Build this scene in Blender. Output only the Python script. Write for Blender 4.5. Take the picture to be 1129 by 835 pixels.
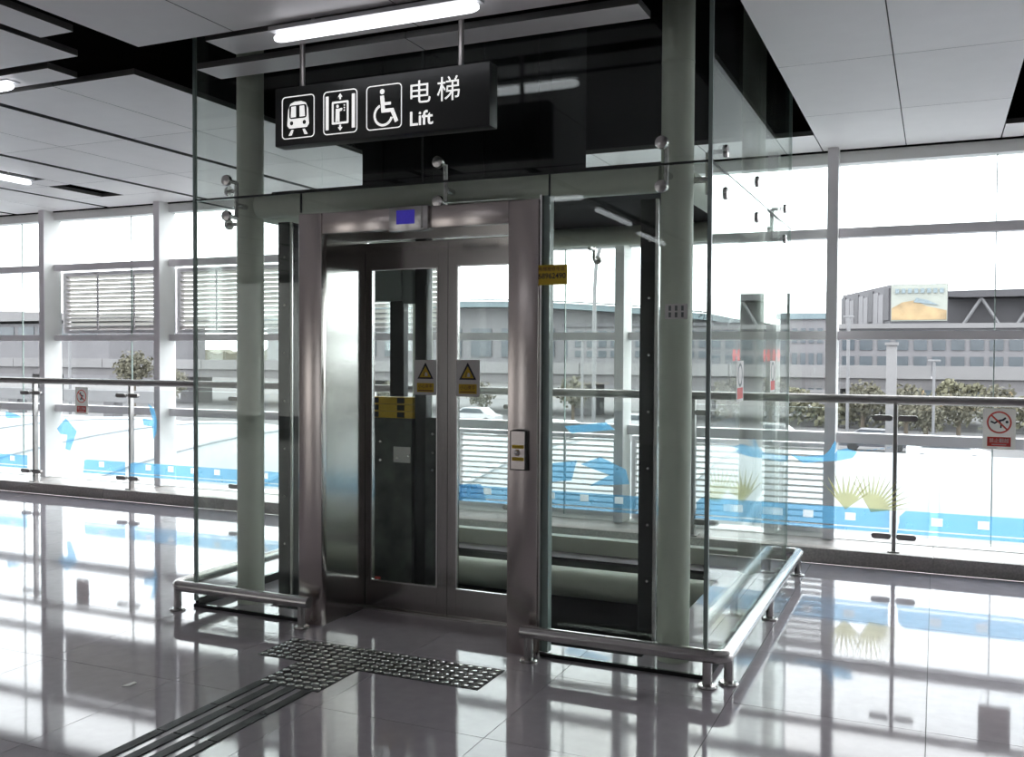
import bpy, bmesh, math, random
from mathutils import Vector, Matrix

random.seed(7)
for _o in list(bpy.data.objects):
    bpy.data.objects.remove(_o)
SC = bpy.context.scene
COL = SC.collection

# ---------------------------------------------------------------- camera
F, CX, CY, H = 1053.59, 564.5, 417.5, 1.55
YAW, PIT, ROL = 0.417718, 0.0252204, 0.00510932
fw = Vector((-math.sin(YAW) * math.cos(PIT), math.cos(YAW) * math.cos(PIT), -math.sin(PIT)))
rt = Vector((math.cos(YAW), math.sin(YAW), 0))
up = rt.cross(fw)
rt, up = rt * math.cos(ROL) + up * math.sin(ROL), up * math.cos(ROL) - rt * math.sin(ROL)
CAM = Vector((0, 0, H))
cd = bpy.data.cameras.new('camera')
cd.sensor_fit = 'HORIZONTAL'
cd.sensor_width = 36.0
cd.lens = F / 1129.0 * 36.0
cd.clip_start = 0.05
cd.clip_end = 2000
co = bpy.data.objects.new('camera', cd)
COL.objects.link(co)
m = Matrix((rt, up, -fw)).transposed().to_4x4()
m.translation = CAM
co.matrix_world = m
SC.camera = co


def ray(x, y):
    return fw + rt * ((x - CX) / F) - up * ((y - CY) / F)


def on_y(x, y, Y):
    d = ray(x, y)
    return CAM + d * (Y / d.y)


def on_z(x, y, z):
    d = ray(x, y)
    return CAM + d * ((z - H) / d.z)


# ---------------------------------------------------------------- sky and exposure
SKY = 4.3
w = bpy.data.worlds.new('overcast_sky')
SC.world = w
w.use_nodes = True
wn = w.node_tree
bg = wn.nodes['Background']
bg.inputs['Strength'].default_value = SKY
tc = wn.nodes.new('ShaderNodeTexCoord')
nz = wn.nodes.new('ShaderNodeTexNoise')
nz.inputs['Scale'].default_value = 2.0
nz.inputs['Detail'].default_value = 3.0
cr = wn.nodes.new('ShaderNodeValToRGB')
cr.color_ramp.elements[0].position = 0.3
cr.color_ramp.elements[0].color = (0.86, 0.92, 0.97, 1)
cr.color_ramp.elements[1].position = 0.7
cr.color_ramp.elements[1].color = (1.0, 1.0, 1.0, 1)
wn.links.new(tc.outputs['Generated'], nz.inputs['Vector'])
wn.links.new(nz.outputs['Fac'], cr.inputs['Fac'])
wn.links.new(cr.outputs['Color'], bg.inputs['Color'])
SC.view_settings.view_transform = 'Standard'
SC.view_settings.look = 'None'
SC.view_settings.gamma = 1.0
SC.view_settings.use_curve_mapping = False
SC.view_settings.exposure = 0.42
try:
    SC.cycles.transparent_max_bounces = 40
    SC.cycles.max_bounces = 14
    SC.cycles.glossy_bounces = 8
    SC.cycles.diffuse_bounces = 6
    SC.cycles.sample_clamp_indirect = 8.0
except Exception:
    pass


# ---------------------------------------------------------------- materials
def mat(name, col, rough=0.5, metal=0.0, var=0.06, scale=6.0, stretch=(1, 1, 1), spec=0.5, bump=0.0, emis=None, emis_s=0.0,
        aniso=0.0, obj_random=0.0, rough_var=0.0):
    mm = bpy.data.materials.new(name)
    mm.use_nodes = True
    n, l = mm.node_tree.nodes, mm.node_tree.links
    b = n['Principled BSDF']
    b.inputs['Roughness'].default_value = rough
    b.inputs['Metallic'].default_value = metal
    b.inputs['Specular IOR Level'].default_value = spec
    t = n.new('ShaderNodeTexCoord')
    mp = n.new('ShaderNodeMapping')
    mp.inputs['Scale'].default_value = stretch
    g = n.new('ShaderNodeNewGeometry')
    l.new(g.outputs['Position'], mp.inputs['Vector'])
    no = n.new('ShaderNodeTexNoise')
    no.inputs['Scale'].default_value = scale
    no.inputs['Detail'].default_value = 4
    l.new(mp.outputs['Vector'], no.inputs['Vector'])
    rp = n.new('ShaderNodeValToRGB')
    rp.color_ramp.elements[0].position = 0.25
    rp.color_ramp.elements[1].position = 0.75
    rp.color_ramp.elements[0].color = tuple(max(0, c * (1 - var)) for c in col[:3]) + (1,)
    rp.color_ramp.elements[1].color = tuple(min(1, c * (1 + var)) for c in col[:3]) + (1,)
    l.new(no.outputs['Fac'], rp.inputs['Fac'])
    out = rp.outputs['Color']
    if obj_random:
        oi = n.new('ShaderNodeObjectInfo')
        mr = n.new('ShaderNodeMapRange')
        mr.inputs['To Min'].default_value = 1 - obj_random
        mr.inputs['To Max'].default_value = 1 + obj_random
        l.new(oi.outputs['Random'], mr.inputs['Value'])
        vm = n.new('ShaderNodeVectorMath')
        vm.operation = 'SCALE'
        l.new(out, vm.inputs[0])
        l.new(mr.outputs['Result'], vm.inputs['Scale'])
        out = vm.outputs['Vector']
    l.new(out, b.inputs['Base Color'])
    if rough_var:
        mr = n.new('ShaderNodeMapRange')
        mr.inputs['To Min'].default_value = max(0.01, rough - rough_var)
        mr.inputs['To Max'].default_value = rough + rough_var
        l.new(no.outputs['Fac'], mr.inputs['Value'])
        l.new(mr.outputs['Result'], b.inputs['Roughness'])
    if bump:
        bp = n.new('ShaderNodeBump')
        bp.inputs['Strength'].default_value = bump
        bp.inputs['Distance'].default_value = 0.01
        l.new(no.outputs['Fac'], bp.inputs['Height'])
        l.new(bp.outputs['Normal'], b.inputs['Normal'])
    if emis:
        b.inputs['Emission Color'].default_value = tuple(emis[:3]) + (1,)
        b.inputs['Emission Strength'].default_value = emis_s
    if aniso:
        b.inputs['Anisotropic'].default_value = aniso
    return mm


def glass(name, tint, r0=0.045, dust=0.0, dustcol=(0.8, 0.9, 0.88)):
    """a flat architectural pane: tinted straight transmission + mirror reflection that rises towards grazing"""
    mm = bpy.data.materials.new(name)
    mm.use_nodes = True
    n, l = mm.node_tree.nodes, mm.node_tree.links
    for x in list(n):
        if x.type != 'OUTPUT_MATERIAL':
            n.remove(x)
    out = n['Material Output']
    tr = n.new('ShaderNodeBsdfTransparent')
    tr.inputs['Color'].default_value = tuple(tint) + (1,)
    gl = n.new('ShaderNodeBsdfGlossy')
    gl.inputs['Roughness'].default_value = 0.0
    gl.inputs['Color'].default_value = (0.95, 1, 0.97, 1)
    g = n.new('ShaderNodeNewGeometry')
    dt = n.new('ShaderNodeVectorMath')
    dt.operation = 'DOT_PRODUCT'
    l.new(g.outputs['Normal'], dt.inputs[0])
    l.new(g.outputs['Incoming'], dt.inputs[1])
    ab = n.new('ShaderNodeMath'); ab.operation = 'ABSOLUTE'
    l.new(dt.outputs['Value'], ab.inputs[0])
    om = n.new('ShaderNodeMath'); om.operation = 'SUBTRACT'
    om.inputs[0].default_value = 1.0
    l.new(ab.outputs[0], om.inputs[1])
    pw = n.new('ShaderNodeMath'); pw.operation = 'POWER'
    pw.inputs[1].default_value = 5.0
    l.new(om.outputs[0], pw.inputs[0])
    ma = n.new('ShaderNodeMath'); ma.operation = 'MULTIPLY_ADD'
    ma.inputs[1].default_value = 0.9 - r0
    ma.inputs[2].default_value = r0
    l.new(pw.outputs[0], ma.inputs[0])
    mx = n.new('ShaderNodeMixShader')
    l.new(ma.outputs[0], mx.inputs['Fac'])
    l.new(tr.outputs[0], mx.inputs[1])
    l.new(gl.outputs[0], mx.inputs[2])
    last = mx.outputs[0]
    if dust:
        df = n.new('ShaderNodeBsdfDiffuse')
        df.inputs['Color'].default_value = tuple(dustcol) + (1,)
        ns = n.new('ShaderNodeTexNoise')
        ns.inputs['Scale'].default_value = 3.0
        ns.inputs['Detail'].default_value = 6.0
        l.new(g.outputs['Position'], ns.inputs['Vector'])
        mr = n.new('ShaderNodeMapRange')
        mr.inputs['From Min'].default_value = 0.35
        mr.inputs['From Max'].default_value = 0.75
        mr.inputs['To Min'].default_value = 0.0
        mr.inputs['To Max'].default_value = dust
        l.new(ns.outputs['Fac'], mr.inputs['Value'])
        m2 = n.new('ShaderNodeMixShader')
        l.new(mr.outputs['Result'], m2.inputs['Fac'])
        l.new(last, m2.inputs[1])
        l.new(df.outputs[0], m2.inputs[2])
        last = m2.outputs[0]
    l.new(last, out.inputs['Surface'])
    return mm


def film(name, col, alpha):
    """translucent printed film stuck on glass"""
    mm = bpy.data.materials.new(name)
    mm.use_nodes = True
    n, l = mm.node_tree.nodes, mm.node_tree.links
    for x in list(n):
        if x.type != 'OUTPUT_MATERIAL':
            n.remove(x)
    tr = n.new('ShaderNodeBsdfTransparent')
    tr.inputs['Color'].default_value = tuple(0.5 + 0.5 * c for c in col) + (1,)
    tl = n.new('ShaderNodeBsdfTranslucent')
    tl.inputs['Color'].default_value = tuple(col) + (1,)
    mx = n.new('ShaderNodeMixShader')
    g = n.new('ShaderNodeNewGeometry')
    ns = n.new('ShaderNodeTexNoise')
    ns.inputs['Scale'].default_value = 9.0
    l.new(g.outputs['Position'], ns.inputs['Vector'])
    mr = n.new('ShaderNodeMapRange')
    mr.inputs['To Min'].default_value = max(0, alpha - 0.05)
    mr.inputs['To Max'].default_value = min(1, alpha + 0.05)
    l.new(ns.outputs['Fac'], mr.inputs['Value'])
    l.new(mr.outputs['Result'], mx.inputs['Fac'])
    l.new(tr.outputs[0], mx.inputs[1])
    l.new(tl.outputs[0], mx.inputs[2])
    l.new(mx.outputs[0], n['Material Output'].inputs['Surface'])
    return mm


def vinyl(name, col):
    mm = bpy.data.materials.new(name)
    mm.use_nodes = True
    n, l = mm.node_tree.nodes, mm.node_tree.links
    b = n['Principled BSDF']
    g = n.new('ShaderNodeNewGeometry')
    ns = n.new('ShaderNodeTexNoise')
    ns.inputs['Scale'].default_value = 25.0
    l.new(g.outputs['Position'], ns.inputs['Vector'])
    rp = n.new('ShaderNodeValToRGB')
    rp.color_ramp.elements[0].color = tuple(c * .95 for c in col) + (1,)
    rp.color_ramp.elements[1].color = tuple(min(1, c * 1.05) for c in col) + (1,)
    l.new(ns.outputs['Fac'], rp.inputs['Fac'])
    l.new(rp.outputs['Color'], b.inputs['Base Color'])
    tl = n.new('ShaderNodeBsdfTranslucent')
    l.new(rp.outputs['Color'], tl.inputs['Color'])
    mx = n.new('ShaderNodeMixShader')
    mx.inputs['Fac'].default_value = 0.3
    l.new(b.outputs[0], mx.inputs[1])
    l.new(tl.outputs[0], mx.inputs[2])
    l.new(mx.outputs[0], n['Material Output'].inputs['Surface'])
    return mm


M = dict(
    vin_white=vinyl('white_vinyl', (0.80, 0.78, 0.75)),
    vin_red=vinyl('red_vinyl', (0.78, 0.12, 0.10)),
    tile=mat('polished_tile', (0.41, 0.37, 0.40), rough=0.055, var=0.06, scale=14, obj_random=0.05, spec=0.45, rough_var=0.02),
    grout=mat('tile_grout', (0.10, 0.10, 0.10), rough=0.8),
    panel=mat('ceiling_panel', (0.87, 0.845, 0.84), rough=0.45, var=0.02, obj_random=0.03),
    rim=mat('panel_rim', (0.11, 0.11, 0.105), rough=0.6),
    void=mat('ceiling_void', (0.012, 0.012, 0.012), rough=0.95, spec=0.1),
    plaster=mat('plaster', (0.6, 0.58, 0.57), rough=0.8),
    white=mat('white_paint', (0.82, 0.82, 0.80), rough=0.4, var=0.03),
    grey=mat('grey_paint', (0.78, 0.74, 0.77), rough=0.45, var=0.04),
    louvre=mat('louvre_aluminium', (0.62, 0.60, 0.57), rough=0.4, metal=0.2),
    column=mat('green_grey_paint', (0.66, 0.695, 0.59), rough=0.45, var=0.05, scale=9),
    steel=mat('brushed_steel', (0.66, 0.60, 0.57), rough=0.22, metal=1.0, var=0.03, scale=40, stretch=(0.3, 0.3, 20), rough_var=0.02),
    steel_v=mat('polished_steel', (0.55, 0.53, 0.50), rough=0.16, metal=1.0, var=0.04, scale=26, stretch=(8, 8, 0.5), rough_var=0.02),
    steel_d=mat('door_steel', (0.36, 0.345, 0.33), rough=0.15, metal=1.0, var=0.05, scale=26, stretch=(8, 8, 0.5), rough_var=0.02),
    tube=mat('satin_steel_tube', (0.60, 0.585, 0.57), rough=0.26, metal=1.0, var=0.05, scale=40),
    rail=mat('handrail_steel', (0.36, 0.34, 0.33), rough=0.35, metal=0.9, var=0.05, scale=40),
    black=mat('black_steel', (0.018, 0.02, 0.018), rough=0.4),
    rubber=mat('black_rubber', (0.015, 0.015, 0.015), rough=0.7),
    darkpanel=mat('oily_steel_panel', (0.10, 0.11, 0.10), rough=0.45, metal=0.3, var=0.5, scale=7),
    greybox=mat('machine_grey', (0.22, 0.25, 0.23), rough=0.5),
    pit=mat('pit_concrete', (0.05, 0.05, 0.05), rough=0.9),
    granite=mat('grey_granite', (0.48, 0.44, 0.42), rough=0.35, var=0.25, scale=60),
    signblack=mat('sign_black', (0.022, 0.024, 0.023), rough=0.4),
    signwhite=mat('sign_lettering', (0.85, 0.85, 0.83), rough=0.5, var=0.01, emis=(1, 1, 0.98), emis_s=0.55),
    lamp=mat('lamp_diffuser', (0.95, 0.95, 0.95), rough=0.4, var=0.01, emis=(0.93, 0.94, 1.0), emis_s=2.6),
    lampbody=mat('lamp_housing', (0.55, 0.55, 0.56), rough=0.35),
    edge=mat('glass_edge', (0.32, 0.40, 0.37), rough=0.3),
    sealant=mat('joint_sealant', (0.03, 0.035, 0.032), rough=0.6),
    screen=mat('blue_display', (0.02, 0.02, 0.2), rough=0.3, var=0.3, scale=120, emis=(0.018, 0.013, 0.15), emis_s=1.0),
    stk_grey=mat('sticker_silver', (0.84, 0.82, 0.77), rough=0.45, var=0.03),
    stk_yellow=mat('sticker_yellow', (0.75, 0.52, 0.03), rough=0.5, var=0.05),
    stk_black=mat('sticker_black', (0.02, 0.02, 0.03), rough=0.5),
    stk_red=mat('sticker_red', (0.75, 0.09, 0.07), rough=0.5, var=0.05),
    stk_white=mat('sticker_white', (0.80, 0.79, 0.76), rough=0.5, var=0.02),
    stk_brown=mat('sticker_print', (0.25, 0.08, 0.02), rough=0.5),
    cw_yellow=mat('counterweight_yellow', (0.75, 0.50, 0.05), rough=0.5, var=0.15),
    tactile=mat('tactile_base', (0.03, 0.03, 0.03), rough=0.55, var=0.2, scale=30, spec=0.3),
    dot=mat('tactile_stud', (0.50, 0.49, 0.48), rough=0.12, metal=0.7, var=0.03),
    canopy=mat('canopy_white', (0.172, 0.196, 0.208), rough=0.45, var=0.04, scale=1.5),
    canopyrib=mat('canopy_rib', (0.40, 0.42, 0.43), rough=0.5),
    asphalt=mat('asphalt', (0.109, 0.105, 0.105), rough=0.9, var=0.2, scale=0.3),
    concrete=mat('road_concrete', (0.123, 0.118, 0.123), rough=0.85, var=0.08, scale=0.4),
    concrete_l=mat('pale_concrete', (0.170, 0.166, 0.170), rough=0.85, var=0.06, scale=0.4),
    far_grey=mat('far_grey_cladding', (0.075, 0.073, 0.081), rough=0.7, var=0.08, scale=0.3),
    far_pale=mat('far_pale_cladding', (0.142, 0.138, 0.147), rough=0.7, var=0.08, scale=0.3),
    far_dark=mat('far_dark_roof', (0.057, 0.055, 0.061), rough=0.7, var=0.1, scale=0.2),
    far_glass=mat('far_window', (0.059, 0.071, 0.083), rough=0.25, var=0.2, scale=0.5),
    roof_blue=mat('far_roof_blue', (0.118, 0.160, 0.178), rough=0.5, var=0.1, scale=0.2),
    leaf=mat('tree_leaves', (0.100, 0.094, 0.068), rough=0.9, var=0.4, scale=1.2),
    leaf2=mat('hedge_leaves', (0.135, 0.13, 0.085), rough=0.9, var=0.45, scale=0.5),
    bark=mat('tree_bark', (0.10, 0.08, 0.06), rough=0.9),
    pole=mat('lamp_pole', (0.148, 0.148, 0.155), rough=0.5),
    carwhite=mat('car_white', (0.45, 0.45, 0.46), rough=0.25),
    cardark=mat('car_dark', (0.06, 0.06, 0.07), rough=0.25),
    hoard_y=mat('advert_warm', (0.286, 0.204, 0.109), rough=0.6, var=0.45, scale=0.35),
    hoard_p=mat('advert_pale', (0.258, 0.272, 0.245), rough=0.6, var=0.12, scale=0.4),
    hoard_b=mat('advert_print', (0.16, 0.20, 0.22), rough=0.6, var=0.3),
    hoard_blue=mat('hoarding_blue', (0.104, 0.178, 0.215), rough=0.6, var=0.1, scale=0.5),
    red_far=mat('red_lettering', (0.55, 0.06, 0.06), rough=0.6),
    g_tower=glass('shaft_glass', (0.968, 0.983, 0.973), 0.032, dust=0.015),
    g_door=glass('door_glass', (0.965, 0.98, 0.975), 0.02, dust=0.01),
    g_wall=glass('facade_glass', (0.975, 0.985, 0.985), 0.03),
    g_dark=glass('tinted_glass', (0.50, 0.49, 0.48), 0.03),
    g_bal=glass('balustrade_glass', (0.97, 0.98, 0.985), 0.03, dust=0.03),
    f_blue=film('blue_print', (0.27, 0.60, 0.82), 0.30),
    f_pale=film('pale_print', (0.75, 0.88, 0.95), 0.7),
    f_yellow=film('yellow_print', (0.62, 0.60, 0.34), 0.28),
    f_white=film('white_print', (0.9, 0.93, 0.95), 0.75),
    f_ghost=film('reflection_print', (0.35, 0.38, 0.38), 0.35),  # colour of the painted sign reflection on the shaft glass
)

# ---------------------------------------------------------------- helpers
CACHE = {}


def wloc(o):
    v = Vector((0, 0, 0))
    while o is not None:
        v += Vector(o.location)
        o = o.parent
    return v


def put(name, me, loc, parent=None):
    o = bpy.data.objects.new(name, me)
    COL.objects.link(o)
    loc = Vector(loc)
    if parent is not None:
        o.parent = parent
        loc = loc - wloc(parent)
    o.location = loc
    return o


def thing(name, label, cat, loc=(0, 0, 0), group=None, parent=None):
    o = put(name, None, loc, parent)
    o.empty_display_size = 0.1
    return tag(o, label, cat, group)


def tag(o, label=None, cat=None, group=None, kind=None):
    if label: o['label'] = label
    if cat: o['category'] = cat
    if group: o['group'] = group
    if kind: o['kind'] = kind
    return o


def struct(name, loc=(0, 0, 0), label=None):
    o = put(name, None, loc)
    o.empty_display_size = 0.1
    return tag(o, label, None, None, 'structure')


def finish(bm, name, material, smooth=False, bevel=0.0, seg=2):
    if bevel:
        bmesh.ops.bevel(bm, geom=list(bm.edges), offset=bevel, segments=seg, affect='EDGES', profile=0.5)
    bmesh.ops.recalc_face_normals(bm, faces=list(bm.faces))
    me = bpy.data.meshes.new(name)
    bm.to_mesh(me)
    bm.free()
    me.materials.append(material)
    if smooth:
        for p in me.polygons:
            p.use_smooth = True
        try:
            me.set_sharp_from_angle(angle=math.radians(40))
        except Exception:
            pass
    return me


def box(name, x0, x1, y0, y1, z0, z1, mt, parent=None, bevel=0.0):
    d = (round(abs(x1 - x0), 4), round(abs(y1 - y0), 4), round(abs(z1 - z0), 4))
    key = (d, mt.name, bevel)
    if key not in CACHE:
        bm = bmesh.new()
        bmesh.ops.create_cube(bm, size=1.0)
        for v in bm.verts:
            v.co = Vector((v.co.x * d[0], v.co.y * d[1], v.co.z * d[2]))
        CACHE[key] = finish(bm, name, mt, bevel > 0, bevel)
    return put(name, CACHE[key], ((x0 + x1) / 2, (y0 + y1) / 2, (z0 + z1) / 2), parent)


def tube_path(name, pts, r, mt, parent=None, seg=14, fillet=0.0, closed_caps=True):
    """a round tube swept along a polyline with filleted corners"""
    P = [Vector(p) for p in pts]
    path = [P[0]]
    for i in range(1, len(P) - 1):
        if fillet:
            a = (P[i - 1] - P[i]).normalized()
            b = (P[i + 1] - P[i]).normalized()
            f = min(fillet, (P[i - 1] - P[i]).length * 0.49, (P[i + 1] - P[i]).length * 0.49)
            s, e = P[i] + a * f, P[i] + b * f
            for k in range(9):
                t = k / 8
                path.append(s * (1 - t) ** 2 + P[i] * 2 * t * (1 - t) + e * t * t)
        else:
            path.append(P[i])
    path.append(P[-1])
    base = Vector(path[0])
    bm = bmesh.new()
    rings = []
    nrm = None
    for i, p in enumerate(path):
        if i == 0:
            t = path[1] - path[0]
        elif i == len(path) - 1:
            t = path[-1] - path[-2]
        else:
            t = (path[i + 1] - p).normalized() + (p - path[i - 1]).normalized()
        t.normalize()
        if nrm is None:
            nrm = t.orthogonal().normalized()
        nrm = (nrm - t * nrm.dot(t)).normalized()
        bn = t.cross(nrm)
        rr = r[i] if isinstance(r, (list, tuple)) else r
        rings.append([bm.verts.new(p - base + (nrm * math.cos(2 * math.pi * k / seg) + bn * math.sin(2 * math.pi * k / seg)) * rr) for k in range(seg)])
    for a, b in zip(rings, rings[1:]):
        for k in range(seg):
            bm.faces.new((a[k], a[(k + 1) % seg], b[(k + 1) % seg], b[k]))
    if closed_caps:
        bm.faces.new(rings[0][::-1])
        bm.faces.new(rings[-1])
    return put(name, finish(bm, name, mt, True), base, parent)


def rod(name, p0, p1, r, mt, parent=None, seg=16):
    p0, p1 = Vector(p0), Vector(p1)
    d = p1 - p0
    key = ('rod', tuple(round(x, 4) for x in d), round(r, 4), mt.name, seg)
    if key in CACHE:
        return put(name, CACHE[key], p0, parent)
    o = tube_path(name, (p0, p1), r, mt, parent, seg)
    CACHE[key] = o.data
    return o


def lathe(name, prof, loc, mt, parent=None, seg=18, axis='Z'):
    """prof: (radius, height) pairs; spun about the axis through loc"""
    key = ('lathe', tuple(prof), mt.name, seg, axis)
    if key not in CACHE:
        bm = bmesh.new()
        rings = []
        for r, h in prof:
            ring = []
            for k in range(seg):
                a = 2 * math.pi * k / seg
                c, s = math.cos(a) * r, math.sin(a) * r
                ring.append(bm.verts.new({'Z': (c, s, h), 'Y': (c, h, s), 'X': (h, c, s)}[axis]))
            rings.append(ring)
        for a, b in zip(rings, rings[1:]):
            for k in range(seg):
                bm.faces.new((a[k], a[(k + 1) % seg], b[(k + 1) % seg], b[k]))
        bm.faces.new(rings[0])
        bm.faces.new(rings[-1])
        CACHE[key] = finish(bm, name, mt, True)
    return put(name, CACHE[key], loc, parent)


def prism(name, pts, y, depth, mt, parent=None, plane='XZ'):
    """an outline (list of 2-D points) with real thickness; XZ: faces -Y at y, YZ: faces +X at x=y"""
    cx = sum(p[0] for p in pts) / len(pts)
    cz = sum(p[1] for p in pts) / len(pts)
    bm = bmesh.new()
    if plane == 'XZ':
        mk = lambda p, d: bm.verts.new((p[0] - cx, d, p[1] - cz))
        loc = (cx, y, cz)
    elif plane == 'YZ':
        mk = lambda p, d: bm.verts.new((-d, p[0] - cx, p[1] - cz))
        loc = (y, cx, cz)
    else:
        mk = lambda p, d: bm.verts.new((p[0] - cx, p[1] - cz, -d))
        loc = (cx, cz, y)
    a = [mk(p, 0) for p in pts]
    b = [mk(p, depth) for p in pts]
    n = len(pts)
    bm.faces.new(a)
    bm.faces.new(b[::-1])
    for k in range(n):
        bm.faces.new((a[k], b[k], b[(k + 1) % n], a[(k + 1) % n]))
    return put(name, finish(bm, name, mt), loc, parent)


def ring2(name, outer, inner, y, depth, mt, parent=None, plane='XZ'):
    """a flat frame between two outlines with the same number of points"""
    cx = sum(p[0] for p in outer) / len(outer)
    cz = sum(p[1] for p in outer) / len(outer)
    bm = bmesh.new()
    if plane == 'XZ':
        mk = lambda p, d: bm.verts.new((p[0] - cx, d, p[1] - cz))
        loc = (cx, y, cz)
    else:
        mk = lambda p, d: bm.verts.new((-d, p[0] - cx, p[1] - cz))
        loc = (y, cx, cz)
    n = len(outer)
    oa = [mk(p, 0) for p in outer]; ia = [mk(p, 0) for p in inner]
    ob = [mk(p, depth) for p in outer]; ib = [mk(p, depth) for p in inner]
    for k in range(n):
        j = (k + 1) % n
        bm.faces.new((oa[k], oa[j], ia[j], ia[k]))
        bm.faces.new((ob[k], ib[k], ib[j], ob[j]))
        bm.faces.new((oa[k], ob[k], ob[j], oa[j]))
        bm.faces.new((ia[k], ia[j], ib[j], ib[k]))
    return put(name, finish(bm, name, mt), loc, parent)


def rrect(x0, x1, z0, z1, r, n=5):
    out = []
    for cx, cz, a0 in ((x1 - r, z1 - r, 0), (x0 + r, z1 - r, 90), (x0 + r, z0 + r, 180), (x1 - r, z0 + r, 270)):
        for k in range(n + 1):
            a = math.radians(a0 + 90 * k / n)
            out.append((cx + r * math.cos(a), cz + r * math.sin(a)))
    return out


def circ(cx, cz, rx, rz=None, n=24, a0=0, a1=360):
    rz = rx if rz is None else rz
    k1 = n if a1 - a0 >= 360 else n + 1
    return [(cx + rx * math.cos(math.radians(a0 + (a1 - a0) * k / n)), cz + rz * math.sin(math.radians(a0 + (a1 - a0) * k / n))) for k in range(k1)]


def stroke(pts, wd):
    """outline of a thick open polyline in 2-D"""
    L, R = [], []
    for i, p in enumerate(pts):
        a = pts[max(0, i - 1)]; b = pts[min(len(pts) - 1, i + 1)]
        dx, dz = b[0] - a[0], b[1] - a[1]
        q = math.hypot(dx, dz) or 1
        nx, nz = -dz / q * wd / 2, dx / q * wd / 2
        L.append((p[0] + nx, p[1] + nz)); R.append((p[0] - nx, p[1] - nz))
    return L + R[::-1]


def text(name, body, x0, x1, z0, z1, y, mt, parent=None, plane='XZ', bold=0.0):
    """lettering fitted into a rectangle, as flat mesh"""
    cu = bpy.data.curves.new('txt', 'FONT')
    cu.body = body
    cu.size = 1.0
    cu.resolution_u = 3
    cu.offset = bold
    cu.extrude = 0.0
    to = bpy.data.objects.new('txt', cu)
    COL.objects.link(to)
    dg = bpy.context.evaluated_depsgraph_get()
    me = bpy.data.meshes.new_from_object(to.evaluated_get(dg))
    bpy.data.objects.remove(to)
    bpy.data.curves.remove(cu)
    xs = [v.co.x for v in me.vertices]; ys = [v.co.y for v in me.vertices]
    if not xs:
        return None
    sx = (x1 - x0) / (max(xs) - min(xs)); sz = (z1 - z0) / (max(ys) - min(ys))
    mx, mz = (max(xs) + min(xs)) / 2, (max(ys) + min(ys)) / 2
    for v in me.vertices:
        a, b = (v.co.x - mx) * sx, (v.co.y - mz) * sz
        v.co = (a, 0, b) if plane == 'XZ' else (0, a, b)
    me.materials.clear()
    me.materials.append(mt)
    c = ((x0 + x1) / 2, (z0 + z1) / 2)
    return put(name, me, (c[0], y, c[1]) if plane == 'XZ' else (y, c[0], c[1]), parent)


# ================================================================ THE SETTING
ZC = 3.16            # ceiling
YG = 4.51            # lift shaft front glass (outer face)
XR, XL = -0.977, -4.115   # shaft right / left glass
YB = 7.16            # shaft back glass
PIT_X0, PIT_X1, PIT_Y0, PIT_Y1 = -3.72, -1.36, 4.72, 6.80

floor = struct('floor', (0, 0, 0), 'polished pale grey tile floor of the station hall')
TX, TY, T = -0.017, 4.265, 0.815
FX0, FX1, FY0, FY1 = TX - 14 * T, TX + 3 * T, TY - 3 * T, 7.42


def clip_out(r, h):
    """rectangle r minus hole h -> up to four rectangles"""
    x0, x1, y0, y1 = r
    a0, a1, b0, b1 = h
    if x1 <= a0 or x0 >= a1 or y1 <= b0 or y0 >= b1:
        return [r]
    out = []
    if x0 < a0: out.append((x0, a0, y0, y1))
    if x1 > a1: out.append((a1, x1, y0, y1))
    u0, u1 = max(x0, a0), min(x1, a1)
    if y0 < b0: out.append((u0, u1, y0, b0))
    if y1 > b1: out.append((u0, u1, b1, y1))
    return [q for q in out if q[1] - q[0] > 0.01 and q[3] - q[2] > 0.01]


hole = (PIT_X0, PIT_X1, PIT_Y0, PIT_Y1)
for i in range(17):
    for j in range(7):
        x0 = FX0 + i * T; y0 = FY0 + j * T
        x1, y1 = x0 + T, min(y0 + T, FY1)
        if y1 - y0 < 0.02: continue
        for (a, b, c, d) in clip_out((x0 + .0015, x1 - .0015, y0 + .0015, y1 - .0015), hole):
            box('tile', a, b, c, d, -0.02, 0.0, M['tile'], floor)
for (a, b, c, d) in clip_out((FX0, FX1, FY0, FY1), hole):
    box('grout_bed', a, b, c, d, -0.16, -0.003, M['grout'], floor)
for (a, b, c, d) in ((-16, FX0, -7, 8.1), (FX1, 8, -7, 8.1), (FX0, FX1, -7, FY0)):
    box('slab', a, b, c, d, -0.16, 0.0, M['tile'], floor)
# pit under the shaft
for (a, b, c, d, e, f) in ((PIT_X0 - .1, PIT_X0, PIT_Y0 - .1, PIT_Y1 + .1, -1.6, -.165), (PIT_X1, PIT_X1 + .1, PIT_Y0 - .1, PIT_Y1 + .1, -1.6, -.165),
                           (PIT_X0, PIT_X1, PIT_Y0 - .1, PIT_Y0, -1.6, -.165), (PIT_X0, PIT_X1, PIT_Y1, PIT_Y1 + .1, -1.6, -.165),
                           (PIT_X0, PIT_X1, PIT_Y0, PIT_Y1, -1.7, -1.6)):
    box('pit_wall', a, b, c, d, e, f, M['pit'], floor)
box('threshold_slab', -3.16, -2.02, 4.715, 5.03, -0.1, -0.001, M['tile'], floor)

# ---- ceiling: suspended panels in front of a black void
ceil = struct('ceiling', (0, 0, ZC), 'suspended pale metal panel ceiling with black gaps')


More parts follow.
